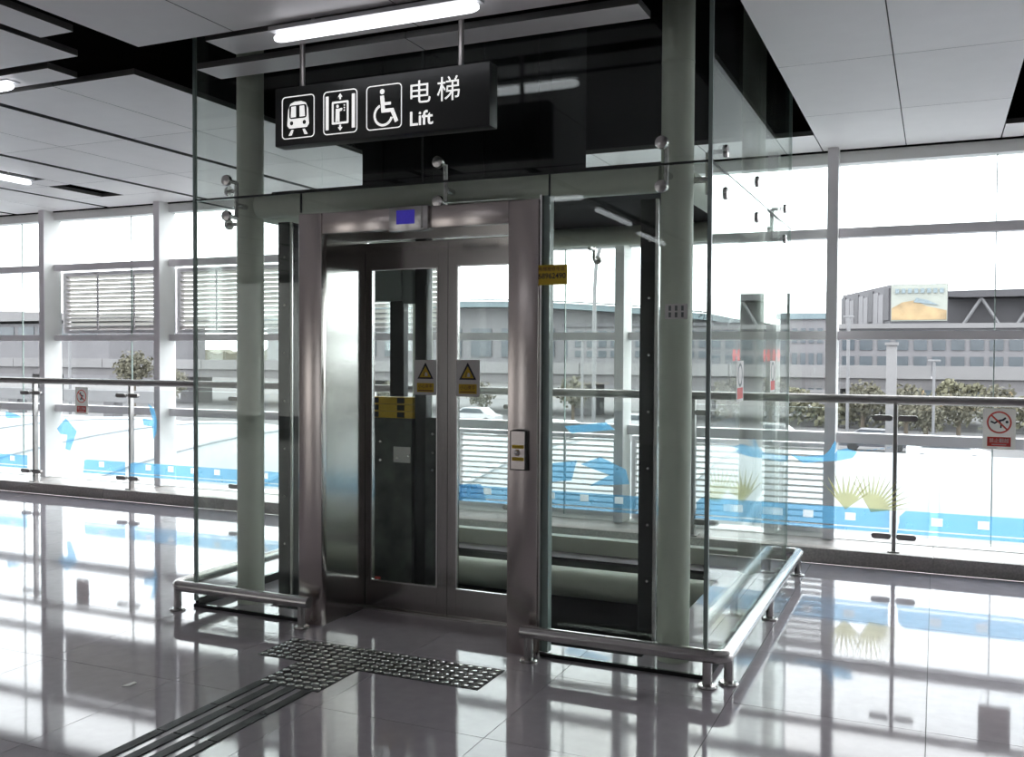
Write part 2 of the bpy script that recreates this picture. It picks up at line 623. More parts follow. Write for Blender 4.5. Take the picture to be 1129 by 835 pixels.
def cpanel(x0, x1, y0, y1, z=ZC):
    o = box('ceiling_panel', x0 + .003, x1 - .003, y0 + .002, y1 - .002, z, z + .035, M['panel'], ceil)
    if len(o.data.materials) == 1:          # dark folded rim on the sides and back
        o.data.materials.append(M['rim'])
        for p in o.data.polygons:
            p.material_index = 0 if p.normal.z < -0.5 else 1


CB = 7.9
cuts = [7.9, 6.72, 5.52, 4.32, 3.12, 1.92, 0.72]
for xa, xb, xc in ((-0.838, -0.234, 0.41), (0.56, 1.165, 1.8), (1.95, 2.6, 3.2), (3.35, 4.0, 4.6)):
    for b, a in zip(cuts, cuts[1:]):
        cpanel(xa, xb, a, b)
        cpanel(xb, xc, a, b)
lcuts = [7.9, 6.65, 5.45, 4.2]
for (xa, xb, xc) in ((-5.56, -4.92, -4.265), (-6.98, -6.3, -5.63), (-9.85, -9.1, -8.46), (-11.3, -10.6, -9.92)):
    for b, a in zip(lcuts, lcuts[1:]):
        cpanel(xa, xb, a, b)
        cpanel(xb, xc, a, b)
# strip with a missing panel
cpanel(-8.40, -7.92, 4.2, 6.7); cpanel(-7.62, -7.05, 4.2, 6.7)
cpanel(-8.40, -7.92, 6.7, 7.36); cpanel(-7.62, -7.05, 6.7, 7.36)
cpanel(-8.40, -7.05, 7.36, 7.9); cpanel(-7.92, -7.62, 6.42, 6.7)
# cross strips in front of the shaft
cpanel(-3.87, -3.24, 1.4, 3.84); cpanel(-3.24, -2.3, 1.4, 3.84); cpanel(-2.3, -1.27, 1.4, 3.84)
cpanel(-3.477, -2.35, 3.90, 4.14); cpanel(-2.35, -1.27, 3.90, 4.14)
cpanel(-3.87, -2.5, 4.27, 4.48); cpanel(-2.5, -1.27, 4.27, 4.48)
cpanel(-4.22, -3.985, 1.4, 3.53)
for q in range(4):
    cpanel(-4.26 + q * .855, -4.26 + (q + 1) * .855, 7.3, 7.9)
cpanel(.412, .558, 7.45, 7.9)
cpanel(-4.95, -4.29, 1.4, 3.83); cpanel(-5.56, -4.95, 1.4, 3.83)
cpanel(-5.56, -4.63, 3.92, 4.13); cpanel(-6.98, -5.63, 3.92, 4.13); cpanel(-8.4, -7.05, 3.92, 4.13)
for xa, xb in ((-6.98, -5.63), (-8.4, -7.05), (-9.85, -8.46), (-11.3, -9.92)):
    cpanel(xa, xb, 1.4, 3.83)
for k in range(10):
    xa = -13.0 + k * 1.4
    if xa > -0.9: break
    for b, a in ((1.36, -0.6), (-0.62, -2.7), (-2.72, -4.8), (-4.82, -7)):
        cpanel(xa, min(xa + 1.3, -0.9), a, b)
for xa in (-.838, .56, 1.95, 3.35):
    for b, a in ((0.7, -1.8), (-1.82, -4.4), (-4.42, -7)):
        cpanel(xa, xa + 1.25, a, b)
box('void_deck', -16, 8, -7, 8.1, 4.4, 4.5, M['void'], ceil)

# ---- walls out of frame and the band above the glazing
wf = struct('wall_front', (-4, -7, 0), 'plaster wall opposite the lift with one wide window')
WX0, WX1, WZ0, WZ1 = -14.6, -6.6, 0.25, 3.0
for a in ((-16, WX0, 0, 4.4), (WX1, 8, 0, 4.4), (WX0, WX1, 0, WZ0), (WX0, WX1, WZ1, 4.4)):
    box('wall_part', a[0], a[1], -7.1, -7, a[2], a[3], M['plaster'], wf)
box('added_pier', -10.95, -8.25, -7.1, -7.0, WZ0, WZ1, M['plaster'], wf)  # added out of view to keep the window's reflection off the centre door stile
for a, b in ((-14.6, -12.8), (-12.8, -10.95), (-8.25, -6.6)):
    box('window_pane', a + .03, b - .03, -7.06, -7.045, WZ0, WZ1, M['g_dark'], wf)
    for q in (a, b - .03):
        box('window_post', q, q + .03, -7.08, -7.0, WZ0, WZ1, M['grey'], wf)
for nm, a in (('wall_left', (-16.1, -16, -7, 8.1, 0, 4.4)), ('wall_right', (8, 8.1, -7, 8.1, 0, 4.4))):
    tag(box(nm, *a, M['plaster']), 'plain pale plaster end wall of the hall', None, None, 'structure')

# ---- glazed facade (wall_back): mullions, transoms, panes, louvres
wall = struct('wall_back', (0, 8.0, 0), 'glazed facade with white mullions and grey transoms')
MX = [-0.75 - 1.715 * k for k in range(-4, 9)]
MX.sort()
YM0, YM1 = 7.80, 8.03
for x in MX:
    mo = box('mullion', x - .037, x + .037, YM0, YM1, 0.12, 3.2, M['white'], wall)
    box('mullion_cover', x - .04, x + .04, YM0 - .012, YM0 - .0005, 0.12, 3.2, M['grey'], mo)
box('fascia', -16, 8, 7.92, 8.1, 3.15, 4.4, M['void'], wall)
box('head_rail', -16, 8, 7.93, 8.06, 3.06, 3.15, M['white'], wall)
box('sill', -16, 8, 7.86, 8.12, -0.1, 0.12, M['white'], wall)
for xa, xb in zip(MX, MX[1:]):
    a, b = xa + .038, xb - .038
    for z0, z1 in ((2.483, 2.555), (1.68, 1.746), (0.865, 0.945)):
        box('transom', a, b, 7.93, 8.04, z0, z1, M['grey'], wall)
    jx = a + (b - a) * 0.675
    mid = (xa + xb) / 2
    for z0, z1 in ((0.121, 0.864), (0.946, 1.679), (1.747, 2.482), (2.556, 3.059)):
        for p0, p1 in ((a, jx - .004), (jx + .004, b)):
            box('pane', p0, p1, 8.0, 8.012, z0, z1, M['g_wall'], wall)
        box('glass_joint', jx - .004, jx + .004, 7.998, 8.014, z0, z1, M['edge'], wall)
    lou = None
    if -9.4 < xa < -4.2 and xb < -4.1:
        lou = (1.765, 2.47)
    elif -4.3 < xa < -0.8 and xb < -0.6:
        lou = (0.125, 0.845)
    if lou:
        L = put('louvre', None, (mid, 8.1, lou[0]), wall)
        z0, z1 = lou
        fr = 0.035
        for q in (a, b - fr):
            box('louvre_frame', q, q + fr, 8.05, 8.13, z0, z1, M['grey'], L)
        for q in (z0, z1 - fr):
            box('louvre_frame', a + fr, b - fr, 8.05, 8.13, q, q + fr, M['grey'], L)
        for k in (1, 2):
            xx = a + (b - a) * k / 3
            box('louvre_divider', xx - .009, xx + .009, 8.045, 8.058, z0 + fr, z1 - fr, M['grey'], L)
        ns = 13
        key = 'slat%.3f%d' % (b - a, z0 > 1)
        if key not in CACHE:
            bm = bmesh.new()
            hw = (b - a) / 2 - fr - .001
            sec = [(-.028, .013), (.024, -.016), (.028, -.009), (-.024, .020)] if z0 > 1 else [(-.028, .006), (.024, -.011), (.028, -.004), (-.024, .013)]
            vs = [[bm.verts.new((sx, y, z)) for y, z in sec] for sx in (-hw, hw)]
            for k in range(4):
                bm.faces.new((vs[0][k], vs[0][(k + 1) % 4], vs[1][(k + 1) % 4], vs[1][k]))
            bm.faces.new(vs[0]); bm.faces.new(vs[1][::-1])
            CACHE[key] = finish(bm, 'slat', M['louvre'])
        for k in range(ns):
            put('slat', CACHE[key], ((a + b) / 2, 8.09, z0 + fr + (k + .5) * (z1 - z0 - 2 * fr) / ns), L)
curb = struct('trim_1', (0, 7.42, 0), 'grey granite kerb under the balustrade')
box('kerb_bed', -16, 8, 7.43, 7.85, 0.0, 0.105, M['granite'], curb)
x = -16.0
while x < 8:
    box('kerb_stone', x + .002, min(x + 1.6, 8) - .002, 7.42, 7.858, 0.0005, 0.115, M['granite'], curb, 0.004)
    x += 1.6

# ================================================================ BALUSTRADE with printed glass
YBAL = 7.5
PX = [-12.1, -10.6, -9.117, -7.702, -6.215, -4.73, -3.24, -1.753, -0.266, 1.22, 2.7]
bal = thing('balustrade', 'glass balustrade with a round steel handrail in front of the window wall', 'balustrade', (-4, YBAL, 0.115))
tube_path('handrail', ((-14, YBAL, 1.233), (6, YBAL, 1.233)), 0.033, M['rail'], bal, 18)
for px in PX:
    p = box('post', px - .014, px + .014, YBAL - .005, YBAL + .05, 0.116, 1.2, M['rail'], bal, .003)
    box('post_foot', px - .04, px + .04, YBAL - .03, YBAL + .075, 0.1155, 0.125, M['rail'], p)
    for z in (0.235, 1.10):
        for s in (-1, 1):
            c = prism('clamp', rrect(px + s * .085 - .068, px + s * .085 + .068, z - .021, z + .021, .0205), YBAL - .043, .032, M['rail'], p)
panels = []
for a, b in zip(PX, PX[1:]):
    g = box('glass_panel', a + .012, b - .012, YBAL - .03, YBAL - .018, 0.13, 1.165, M['g_bal'], bal)
    panels.append((a, b, g))
YF = YBAL - .0335


def panel_at(x):
    for a, b, g in panels:
        if a <= x <= b:
            return g
    return panels[-1][2]


def decal(name, pix, mt, parent_x=None):
    pts = [on_y(px, py, YF) for px, py in pix]
    pts = [(p.x, p.z) for p in pts]
    cxm = sum(p[0] for p in pts) / len(pts)
    return prism(name, pts, YF, .0012, mt, panel_at(cxm))


for a, b, g in panels:
    x0, x1 = a + .03, b - .03
    if a < -8 and b > -9: x0 = -8.325
    if a < -9.2 and b > -9.2: x1 = b - .06
    hi = 0.43 if a > -3 else 0.405
    prism('blue_band', [(x0, .296), (x1, .296), (x1, .334), (x0 + .004, .334)], YF, .0012, M['f_blue'], g)
    prism('blue_band', [(x0 + .012, .391), (x1, .391), (x1, hi), (x0 + .05, hi)], YF, .0012, M['f_blue'], g)
    prism('blue_stripe', [(x0 - .01, .262), (x1, .262), (x1, .286), (x0 - .005, .286)], YF, .0012, M['f_blue'], g)
    k = x0 + .22
    q = x0 + .008
    while k < x1 - .1:
        prism('blue_field', [(q, .3345), (k, .3345), (k, .3905), (q, .3905)], YF, .0012, M['f_blue'], g)
        prism('white_square', [(k + .001, .335), (k + .074, .335), (k + .074, .39), (k + .001, .39)], YF, .0012, M['f_white'], g)
        q = k + .075
        k += .30
    prism('blue_field', [(q, .3345), (x1, .3345), (x1, .3905), (q, .3905)], YF, .0012, M['f_blue'], g)


def cpx(ox, oy, s, pts):
    return [(ox + x / s, oy + y / s) for x, y in pts]


# printed blue aeroplane shapes and a yellow palm on the glass
decal('blue_plane_print', cpx(0, 430, 5.25, [(330, 225), (380, 163), (445, 240), (405, 352), (378, 342), (390, 262), (350, 255)]), M['f_blue'])
decal('blue_plane_print', cpx(0, 430, 5.25, [(858, 80), (893, 112), (908, 180), (905, 250), (888, 290), (882, 212), (832, 206), (826, 165), (884, 176)]), M['f_blue'])
decal('blue_plane_print', cpx(0, 430, 5.25, [(33, 125), (90, 140), (130, 160), (60, 165), (33, 160)]), M['f_blue'])
S5 = (780, 440, 5.13)
decal('blue_plane_print', cpx(*S5, [(470, 315), (540, 325), (660, 318), (690, 290), (722, 235), (728, 255), (720, 310), (735, 290), (790, 280), (848, 300), (820, 335), (740, 350), (700, 352), (540, 362), (515, 345)]), M['f_blue'])
for k in range(5):
    decal('print_dash', cpx(*S5, [(862 + k * 38, 296 - k * 5), (885 + k * 38, 292 - k * 5), (885 + k * 38, 295 - k * 5), (862 + k * 38, 300 - k * 5)]), M['f_blue'])


def fan(cx, cy, r, a0, a1, n, inner=0.45):
    pts = [(cx, cy)]
    for k in range(n):
        t = a0 + (a1 - a0) * k / (n - 1)
        pts.append((cx + r * math.cos(math.radians(t)), cy - r * math.sin(math.radians(t))))
        if k < n - 1:
            t += (a1 - a0) / (n - 1) / 2
            pts.append((cx + r * inner * math.cos(math.radians(t)), cy - r * inner * math.sin(math.radians(t))))
    return pts


decal('palm_print', fan(932, 562, 42, 35, 130, 9, 0.42), M['f_yellow'])
decal('palm_print', fan(960, 565, 48, 5, 120, 14, 0.4), M['f_yellow'])
decal('blue_plane_print', [(640, 512), (662, 504), (690, 518), (694, 534), (650, 536), (672, 524)], M['f_blue'])
decal('blue_plane_print', [(600, 512), (636, 508), (630, 530), (600, 532)], M['f_blue'])
decal('blue_plane_print', [(503, 534), (530, 534), (536, 552), (505, 550)], M['f_blue'])
decal('blue_plane_print', [(622, 470), (668, 466), (678, 474), (630, 478)], M['f_blue'])


def warning_board(name, label, x0, x1, z0, z1, y, txt, kind):
    t = thing(name, label, 'sign', ((x0 + x1) / 2, y, z0))
    W, Hh = x1 - x0, z1 - z0
    prism('board', rrect(x0, x1, z0, z1, .008), y, .003, M['vin_white'], t)
    cx, cz, r = (x0 + x1) / 2, z0 + Hh * .66, W * .38
    ring2('red_ring', circ(cx, cz, r, n=32), circ(cx, cz, r * .86, n=32), y - .0016, .0012, M['vin_red'], t)
    fy = y - .0014
    if kind == 'leap':
        prism('figure_body', stroke([(cx - r * .1, cz + r * .12), (cx + r * .3, cz + r * .22), (cx + r * .52, cz + r * .42)], r * .17), fy, .0011, M['stk_black'], t)
        prism('figure_leg', stroke([(cx - r * .1, cz + r * .12), (cx - r * .36, cz - r * .08), (cx - r * .68, cz + r * .08)], r * .15), fy, .0011, M['stk_black'], t)
        prism('figure_arm', stroke([(cx + r * .05, cz + r * .1), (cx + r * .14, cz - r * .2), (cx + r * .14, cz - r * .5)], r * .12), fy, .0011, M['stk_black'], t)
        prism('figure_head', circ(cx + r * .62, cz + r * .05, r * .12, n=12), fy, .0011, M['stk_black'], t)
    else:
        prism('figure_body', stroke([(cx - r * .12, cz + r * .3), (cx + r * .08, cz - r * .05), (cx - r * .2, cz - r * .55)], r * .22), fy, .0011, M['stk_black'], t)
        prism('figure_arm', stroke([(cx - r * .05, cz + r * .2), (cx + r * .38, cz + r * .02)], r * .14), fy, .0011, M['stk_black'], t)
        prism('figure_leg', stroke([(cx + r * .05, cz - r * .05), (cx + r * .28, cz - r * .5)], r * .16), fy, .0011, M['stk_black'], t)
        prism('figure_head', circ(cx - r * .2, cz + r * .48, r * .13, n=12), fy, .0011, M['stk_black'], t)
    prism('red_slash', stroke([(cx - r * .62, cz + r * .62), (cx + r * .62, cz - r * .62)], r * .15), y - .0026, .0011, M['vin_red'], t)
    prism('red_label', [(x0 + W * .14, z0 + Hh * .07), (x1 - W * .14, z0 + Hh * .07), (x1 - W * .14, z0 + Hh * .30), (x0 + W * .14, z0 + Hh * .30)], y - .0016, .0012, M['vin_red'], t)
    text('lettering', txt, x0 + W * .2, x1 - W * .2, z0 + Hh * .16, z0 + Hh * .27, y - .002, M['vin_white'], t, bold=.01)
    box('small_print', x0 + W * .28, x1 - W * .28, y - .0021, y - .0017, z0 + Hh * .105, z0 + Hh * .125, M['vin_white'], t)
    return t


warning_board('prohibition_sign', 'white no climbing sign with red ring on glass at right edge', 0.305, 0.51, 0.905, 1.19, YF - .003, '禁止翻越', 'leap')
warning_board('prohibition_sign', 'white no leaning sign with red ring on balustrade left of lift', -8.44, -8.255, 0.888, 1.176, YF - .003, '禁止倚靠', 'lean')

# ================================================================ LIFT SHAFT
sh = thing('lift_shaft', 'tall glass lift shaft on grey green steel columns', 'lift shaft', ((XL + XR) / 2, (YG + YB) / 2, 0))
CYF, CYB = 4.759, 6.93
CXL, CXR = -3.886, -1.206
for cx in (CXL, CXR):
    for cy in (CYF, CYB):
        c = rod('column', (cx, cy, 0.0), (cx, cy, 4.38), .082, M['column'], sh, 28)
        if cy == CYF:
            lathe('weld_ring', ((.083, -.004), (.0845, 0), (.083, .004)), (cx, cy, 3.02), M['column'], c, 28)
RB = .073
for z in (2.448,):
    rod('ring_beam', (CXL + .08, CYF, z), (CXR - .08, CYF, z), RB, M['column'], sh, 20)
    rod('ring_beam', (CXL + .08, CYB, z), (CXR - .08, CYB, z), RB, M['column'], sh, 20)
    for cx in (CXL, CXR):
        rod('ring_beam', (cx, CYF + .08, z), (cx, CYB - .08, z), RB, M['column'], sh, 20)
rod('base_beam', (PIT_X0 + .01, 6.68, -.15), (PIT_X1 - .01, 6.68, -.15), .11, M['column'], sh, 20)
box('base_plinth', CXL + .1, CXR - .1, 7.0, 7.1, 0.001, .12, M['column'], sh)
ZJ, ZT = 2.468, 3.9
g0 = 0.012
JL0, JL1, JR0, JR1 = -3.321, -3.166, -2.015, -1.848
# front glass: two lower bays beside the entrance, three upper sheets
def pane_f(x0, x1, z0, z1):
    return box('glass_sheet', x0, x1, YG, YG + g0, z0, z1, M['g_tower'], sh)
pane_f(XL + .02, JL0 - .01, .021, ZJ - .006)
pane_f(JR1 + .05, XR - .02, .021, ZJ - .006)
pane_f(JL0 - .002, JR1 + .042, 2.352, ZJ - .006)
for a, b in ((XL + .02, -2.541), (-2.533, XR - .02)):
    pane_f(a, b, ZJ + .006, ZT)
box('glass_joint', XL + .02, XR - .02, YG - .001, YG + g0 + .001, ZJ - .005, ZJ + .005, M['sealant'], sh)
box('glass_joint', -2.541, -2.533, YG - .001, YG + g0 + .001, ZJ + .006, ZT, M['sealant'], sh)
for xx in (JL0 - .006, JR1 + .046):
    box('glass_joint', xx - .003, xx + .003, YG - .001, YG + g0 + .001, 2.352, ZJ - .006, M['sealant'], sh)
# corner joints
for xx in (XL, XR):
    s = 1 if xx == XL else -1
    for yy in (YG, YB):
        box('corner_edge', min(xx, xx + s * .018), max(xx, xx + s * .018), yy, yy + .018, .04, ZT, M['edge'], sh)
ys = [YG + .02, 5.83, YB - .002]
for xx in (XL, XR):
    xa, xb = (xx, xx + g0) if xx == XL else (xx - g0, xx)
    for a, b in zip(ys, ys[1:]):
        for z0, z1 in ((.05, ZJ - .003), (ZJ + .003, ZT)):
            box('glass_sheet', xa, xb, a + .002, b - .002, z0, z1, M['g_tower'], sh)
    box('glass_joint', xa - .001, xb + .001, ys[0], ys[-1], ZJ - .003, ZJ + .003, M['sealant'], sh)
    box('bottom_channel', xa - .006, xb + .006, YG + .02, YB, .001, .05, M['rubber'], sh)
for a, b in ((XL + .02, -2.55), (-2.542, XR - .02)):
    for z0, z1 in ((.05, ZJ - .004), (ZJ + .004, ZT)):
        box('glass_sheet', a, b, YB, YB + g0, z0, z1, M['g_tower'], sh)
for a, b in ((XL + .0, JL0 - .01), (JR1 + .01, XR)):
    box('bottom_channel', a, b, YG - .004, YG + .016, .001, .02, M['rubber'], sh)


def spider(x, y, z, nx, ny, dz=.105):
    """a glass fitting: two discs on the sheet, an upright arm and a stalk back to the beam"""
    sp = put('spider_fitting', None, (x, y, z), sh)
    bx, by = x - nx * .09, y - ny * .09
    rod('stalk', (x - nx * .2, y - ny * .2, z - .03), (bx, by, z - .03), .016, M['tube'], sp, 10)
    tube_path('arm', ((bx, by, z - .03), (bx, by, z + dz)), .013, M['tube'], sp, 10)
    tube_path('arm', ((bx, by, z - .03), (bx, by, z - dz)), .013, M['tube'], sp, 10)
    for s in (-1, 1):
        zz = z + s * dz
        rod('bolt', (bx, by, zz), (x - nx * .013, y - ny * .013, zz), .012, M['tube'], sp, 10)
        ax = 'Y' if ny else 'X'
        sg = ny or nx
        lathe('glass_disc', ((.010, sg * .014), (.030, sg * .010), (.033, sg * .001), (.033, -sg * .013)), (x, y, zz), M['tube'], sp, 16, ax)
    return sp


for xx in (-3.86, -2.44, -1.222):
    spider(xx, YG, ZJ, 0, -1)
for yy in (4.83, 5.74, 6.87):
    spider(XR, yy, ZJ, 1, 0)
    spider(XL, yy, ZJ, -1, 0)
for xx in (-3.75, -2.45, -1.3):
    spider(xx, YB + g0, 2.40, 0, 1)
box('shaft_soffit', -3.79, -1.29, 4.845, 7.12, 2.525, 2.55, M['void'], sh)
# black guide posts behind the front glass
for x0, x1, nx in ((-3.785, -3.70, 1), (-1.437, -1.358, 1)):
    bp = box('guide_post', x0, x1, 4.90, 5.0, -.15, 2.37, M['black'], sh, .003)
    box('guide_strip', x1 + .0005, x1 + .018, 4.905, 4.915, .0, 2.37, M['tube'], bp)
    for k in range(7):
        lathe('bolt', ((.006, -.003), (.008, 0)), (x0 + .05, 4.8985, .35 + k * .3), M['tube'], bp, 8, 'Y')
# frame strip right of the entrance
box('bay_frame', JR1 + .012, JR1 + .045, YG + .02, YG + .07, .02, 2.36, M['edge'], sh)
box('bay_trim', JR1 + .002, JR1 + .012, YG - .012, YG + .03, .02, 2.36, M['tube'], sh)
# thin cable down the inside
rod('cable', (-1.08, 4.9, 0.05), (-1.08, 4.9, 2.4), .004, M['black'], sh, 6)

# ================================================================ ENTRANCE: portal, doors, display, call panel
YJ, YD = 4.485, 4.94
en = thing('lift_entrance', 'brushed steel lift entrance with two glazed doors', 'lift door', (-2.58, YD, 0))
box('jamb', JL0, JL1, YJ, YJ + .05, .002, 2.338, M['steel'], en, .003)
box('jamb', JR0, JR1, YJ, YJ + .05, .002, 2.338, M['steel'], en, .003)
box('reveal', JL1 - .03, JL1 - .001, YJ + .052, YD + .02, .002, 2.338, M['steel_v'], en)
box('reveal', JR0 + .001, JR0 + .03, YJ + .052, YD + .02, .002, 2.338, M['steel_v'], en)
HZ0, HZ1 = 2.222, 2.338
DX0, DX1 = -2.72, -2.48
box('header', JL1 + .001, DX0 - .001, YJ + .004, YJ + .05, HZ0, HZ1, M['steel'], en, .002)
box('header', DX1 + .001, JR0 - .001, YJ + .004, YJ + .05, HZ0, HZ1, M['steel'], en, .002)
box('soffit', JL1, JR0, YJ + .052, YD + .02, HZ0 + .0, HZ0 + .03, M['steel_v'], en)
dp = box('display', DX0, DX1, YJ - .012, YJ + .05, HZ0 - .012, HZ1 + .004, M['tube'], en, .004)
s_ = box('display_screen', -2.672, -2.560, YJ - .0135, YJ - .0125, 2.247, 2.322, M['screen'], dp)
box('display_bezel', -2.520, -2.508, YJ - .0135, YJ - .0125, HZ0, HZ1, M['stk_white'], dp)
XS = -2.603
for side, (a, b, wa, wb, wz0, wz1) in (('l', (JL1 + .002, XS - .0015, -3.125, -2.668, .172, 2.058)), ('r', (XS + .0015, JR0 - .002, -2.545, -2.085, .172, 2.066))):
    d = put('door', None, ((a + b) / 2, YD, 0), en)
    y0, y1 = YD, YD + .04
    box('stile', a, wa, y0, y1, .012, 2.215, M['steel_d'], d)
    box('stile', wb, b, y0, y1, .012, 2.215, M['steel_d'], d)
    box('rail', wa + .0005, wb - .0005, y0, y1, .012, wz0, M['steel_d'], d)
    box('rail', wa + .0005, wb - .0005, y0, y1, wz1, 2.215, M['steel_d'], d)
    box('window_pane', wa + .001, wb - .001, y0 + .012, y0 + .020, wz0 + .001, wz1 - .001, M['g_door'], d)
    for (p, q, r_, s2) in ((wa, wa + .008, wz0, wz1), (wb - .008, wb, wz0, wz1), (wa + .008, wb - .008, wz0, wz0 + .008), (wa + .008, wb - .008, wz1 - .008, wz1)):
        box('window_bead', p, q, y0 - .004, y0 + .011, r_, s2, M['tube'], d)
box('door_sill', JL1 + .001, JR0 - .001, YD - .03, YD + .08, .0, .010, M['tube'], en)
# call panel on the right jamb
cp = put('call_panel', None, (-1.94, YJ, 1.05), en)
px0, px1, pz0, pz1 = -1.992, -1.894, .957, 1.165
prism('panel_plate', [(px0, pz0), (px1, pz0), (px1, pz1 - .006)] + [(px1 + (px0 - px1) * k / 6, pz1 - .006 + .008 * math.sin(math.pi * k / 6)) for k in range(1, 6)] + [(px0, pz1 - .006)], YJ - .018, .0175, M['black'], cp)
prism('panel_face', [(px0 + .006, pz0 + .006), (px1 - .016, pz0 + .006), (px1 - .016, pz1 - .008), (px0 + .006, pz1 - .008)], YJ - .0195, .0012, M['steel'], cp)
for zc_ in (1.015, 1.078):
    box('yellow_strip', px0 + .012, px1 - .02, YJ - .0205, YJ - .0197, zc_ - .009, zc_ + .009, M['stk_yellow'], cp)
lathe('call_button', ((.004, -.012), (.014, -.009), (.018, 0)), (-1.952, YJ - .0195, 1.047), M['tube'], cp, 16, 'Y')


def pinch_sticker(label, x0, x1, z0, z1, y):
    t = thing('warning_sticker', label, 'sticker', ((x0 + x1) / 2, y, z0), 'pinch warning stickers on the lift doors')
    W, Hh = x1 - x0, z1 - z0
    prism('backing', rrect(x0, x1, z0, z1, .008), y, .002, M['stk_grey'], t)
    cx = (x0 + x1) / 2
    s0 = W * .36
    zb, zt = z0 + Hh * .46, z0 + Hh * .93
    prism('black_triangle', [(cx - s0, zb), (cx + s0, zb), (cx, zt)], y - .0012, .001, M['stk_black'], t)
    s1 = s0 * .72
    prism('yellow_triangle', [(cx - s1, zb + Hh * .045), (cx + s1, zb + Hh * .045), (cx, zt - Hh * .11)], y - .0022, .0009, M['stk_yellow'], t)
    prism('hand_mark', [(cx - .002, zb + Hh * .08), (cx + s1 * .42, zb + Hh * .08), (cx + s1 * .38, zb + Hh * .16), (cx + s1 * .1, zb + Hh * .2), (cx - .002, zb + Hh * .15)], y - .003, .0007, M['stk_white'], t)
    prism('door_mark', [(cx - s1 * .38, zb + Hh * .07), (cx - s1 * .28, zb + Hh * .07), (cx - s1 * .12, zb + Hh * .24), (cx - s1 * .22, zb + Hh * .2)], y - .003, .0007, M['stk_black'], t)
    prism('yellow_label', [(x0 + W * .12, z0 + Hh * .08), (x1 - W * .12, z0 + Hh * .08), (x1 - W * .12, z0 + Hh * .34), (x0 + W * .12, z0 + Hh * .34)], y - .0012, .001, M['stk_yellow'], t)
    text('lettering', '小心夹手', x0 + W * .18, x1 - W * .18, z0 + Hh * .19, z0 + Hh * .31, y - .002, M['stk_brown'], t, bold=.01)
    box('small_print', x0 + W * .18, x1 - W * .18, y - .002, y - .0014, z0 + Hh * .11, z0 + Hh * .14, M['stk_brown'], t)


pinch_sticker('silver and yellow pinch warning sticker on the left lift door', -2.830, -2.682, 1.308, 1.515, YD + .009)
pinch_sticker('silver and yellow pinch warning sticker on the right lift door', -2.545, -2.392, 1.304, 1.517, YD - .007)
# yellow maintenance notice
yn = thing('notice_sticker', 'yellow notice with a telephone number beside the entrance jamb', 'sticker', (-1.77, YG - .014, 1.90))
ny_ = YG - .014
prism('yellow_sheet', [(-1.858, 1.902), (-1.696, 1.902), (-1.696, 2.003), (-1.858, 2.003)], ny_, .0015, M['stk_yellow'], yn)
text('heading', '电梯报修电话', -1.85, -1.71, 1.972, 1.994, ny_ - .0006, M['stk_brown'], yn, bold=.01)
text('number', '68962490', -1.852, -1.704, 1.933, 1.962, ny_ - .0006, M['stk_black'], yn, bold=.02)
# sign's reflection in the front glass, painted as a white sheet with marks
wl = thing('sign_reflection', 'small painted reflection of a white sign with two rows of marks by the right column', 'label', (-1.18, YG - .002, 1.69))
a_, b_ = on_y(733, 352, YG - .002), on_y(758, 335, YG - .002)
prism('white_sheet', [(a_.x, a_.z), (b_.x, a_.z), (b_.x, b_.z), (a_.x, b_.z)], YG - .002, .001, M['stk_white'], wl)
for r_ in range(2):
    for c_ in range(3):
        ux = a_.x + (b_.x - a_.x) * (.22 + .28 * c_); uz = a_.z + (b_.z - a_.z) * (.72 - .44 * r_)
        box('dark_mark', ux - .006, ux + .006, YG - .0028, YG - .0022, uz - .012, uz + .012, M['greybox'], wl)
a_, b_ = on_y(770, 354, YG - .002), on_y(784, 331, YG - .002)
gh = text('reflected_character', '圳', a_.x, b_.x, a_.z, b_.z, YG - .002, M['f_ghost'])  # reflection of a lit sign, painted as flat lettering on the glass
tag(gh, 'faint painted reflection of a sign character on the shaft glass at the right corner', 'lettering')
# two notices on the right-hand sheet
for (p0, p1), lb in ((((812, 398), (819, 442)), 'nearer narrow white and red notice on the right shaft glass'), (((849, 398), (854, 432)), 'farther narrow white and red notice on the right shaft glass')):
    def on_x(px, py, X):
        d = ray(px, py)
        return CAM + d * (X / d.x)
    A, B = on_x(*p0, XR), on_x(*p1, XR)
    t = thing('glass_notice', lb, 'notice', (XR, (A.y + B.y) / 2, B.z), 'notices on the right shaft glass')
    y0, y1, z0, z1 = A.y, B.y, B.z, A.z
    prism('white_sheet', [(y0, z0), (y1, z0), (y1, z1), (y0, z1)], XR + .002, .0015, M['stk_white'], t, 'YZ')
    prism('red_block', [(y0 + .02, z0 + .015), (y1 - .02, z0 + .015), (y1 - .02, z0 + .075), (y0 + .02, z0 + .075)], XR + .0028, .0007, M['stk_red'], t, 'YZ')
    cy, cz = (y0 + y1) / 2, z0 + (z1 - z0) * .65
    ring2('grey_ring', circ(cy, cz, .065), circ(cy, cz, .05), XR + .0028, .0007, M['greybox'], t, 'YZ')

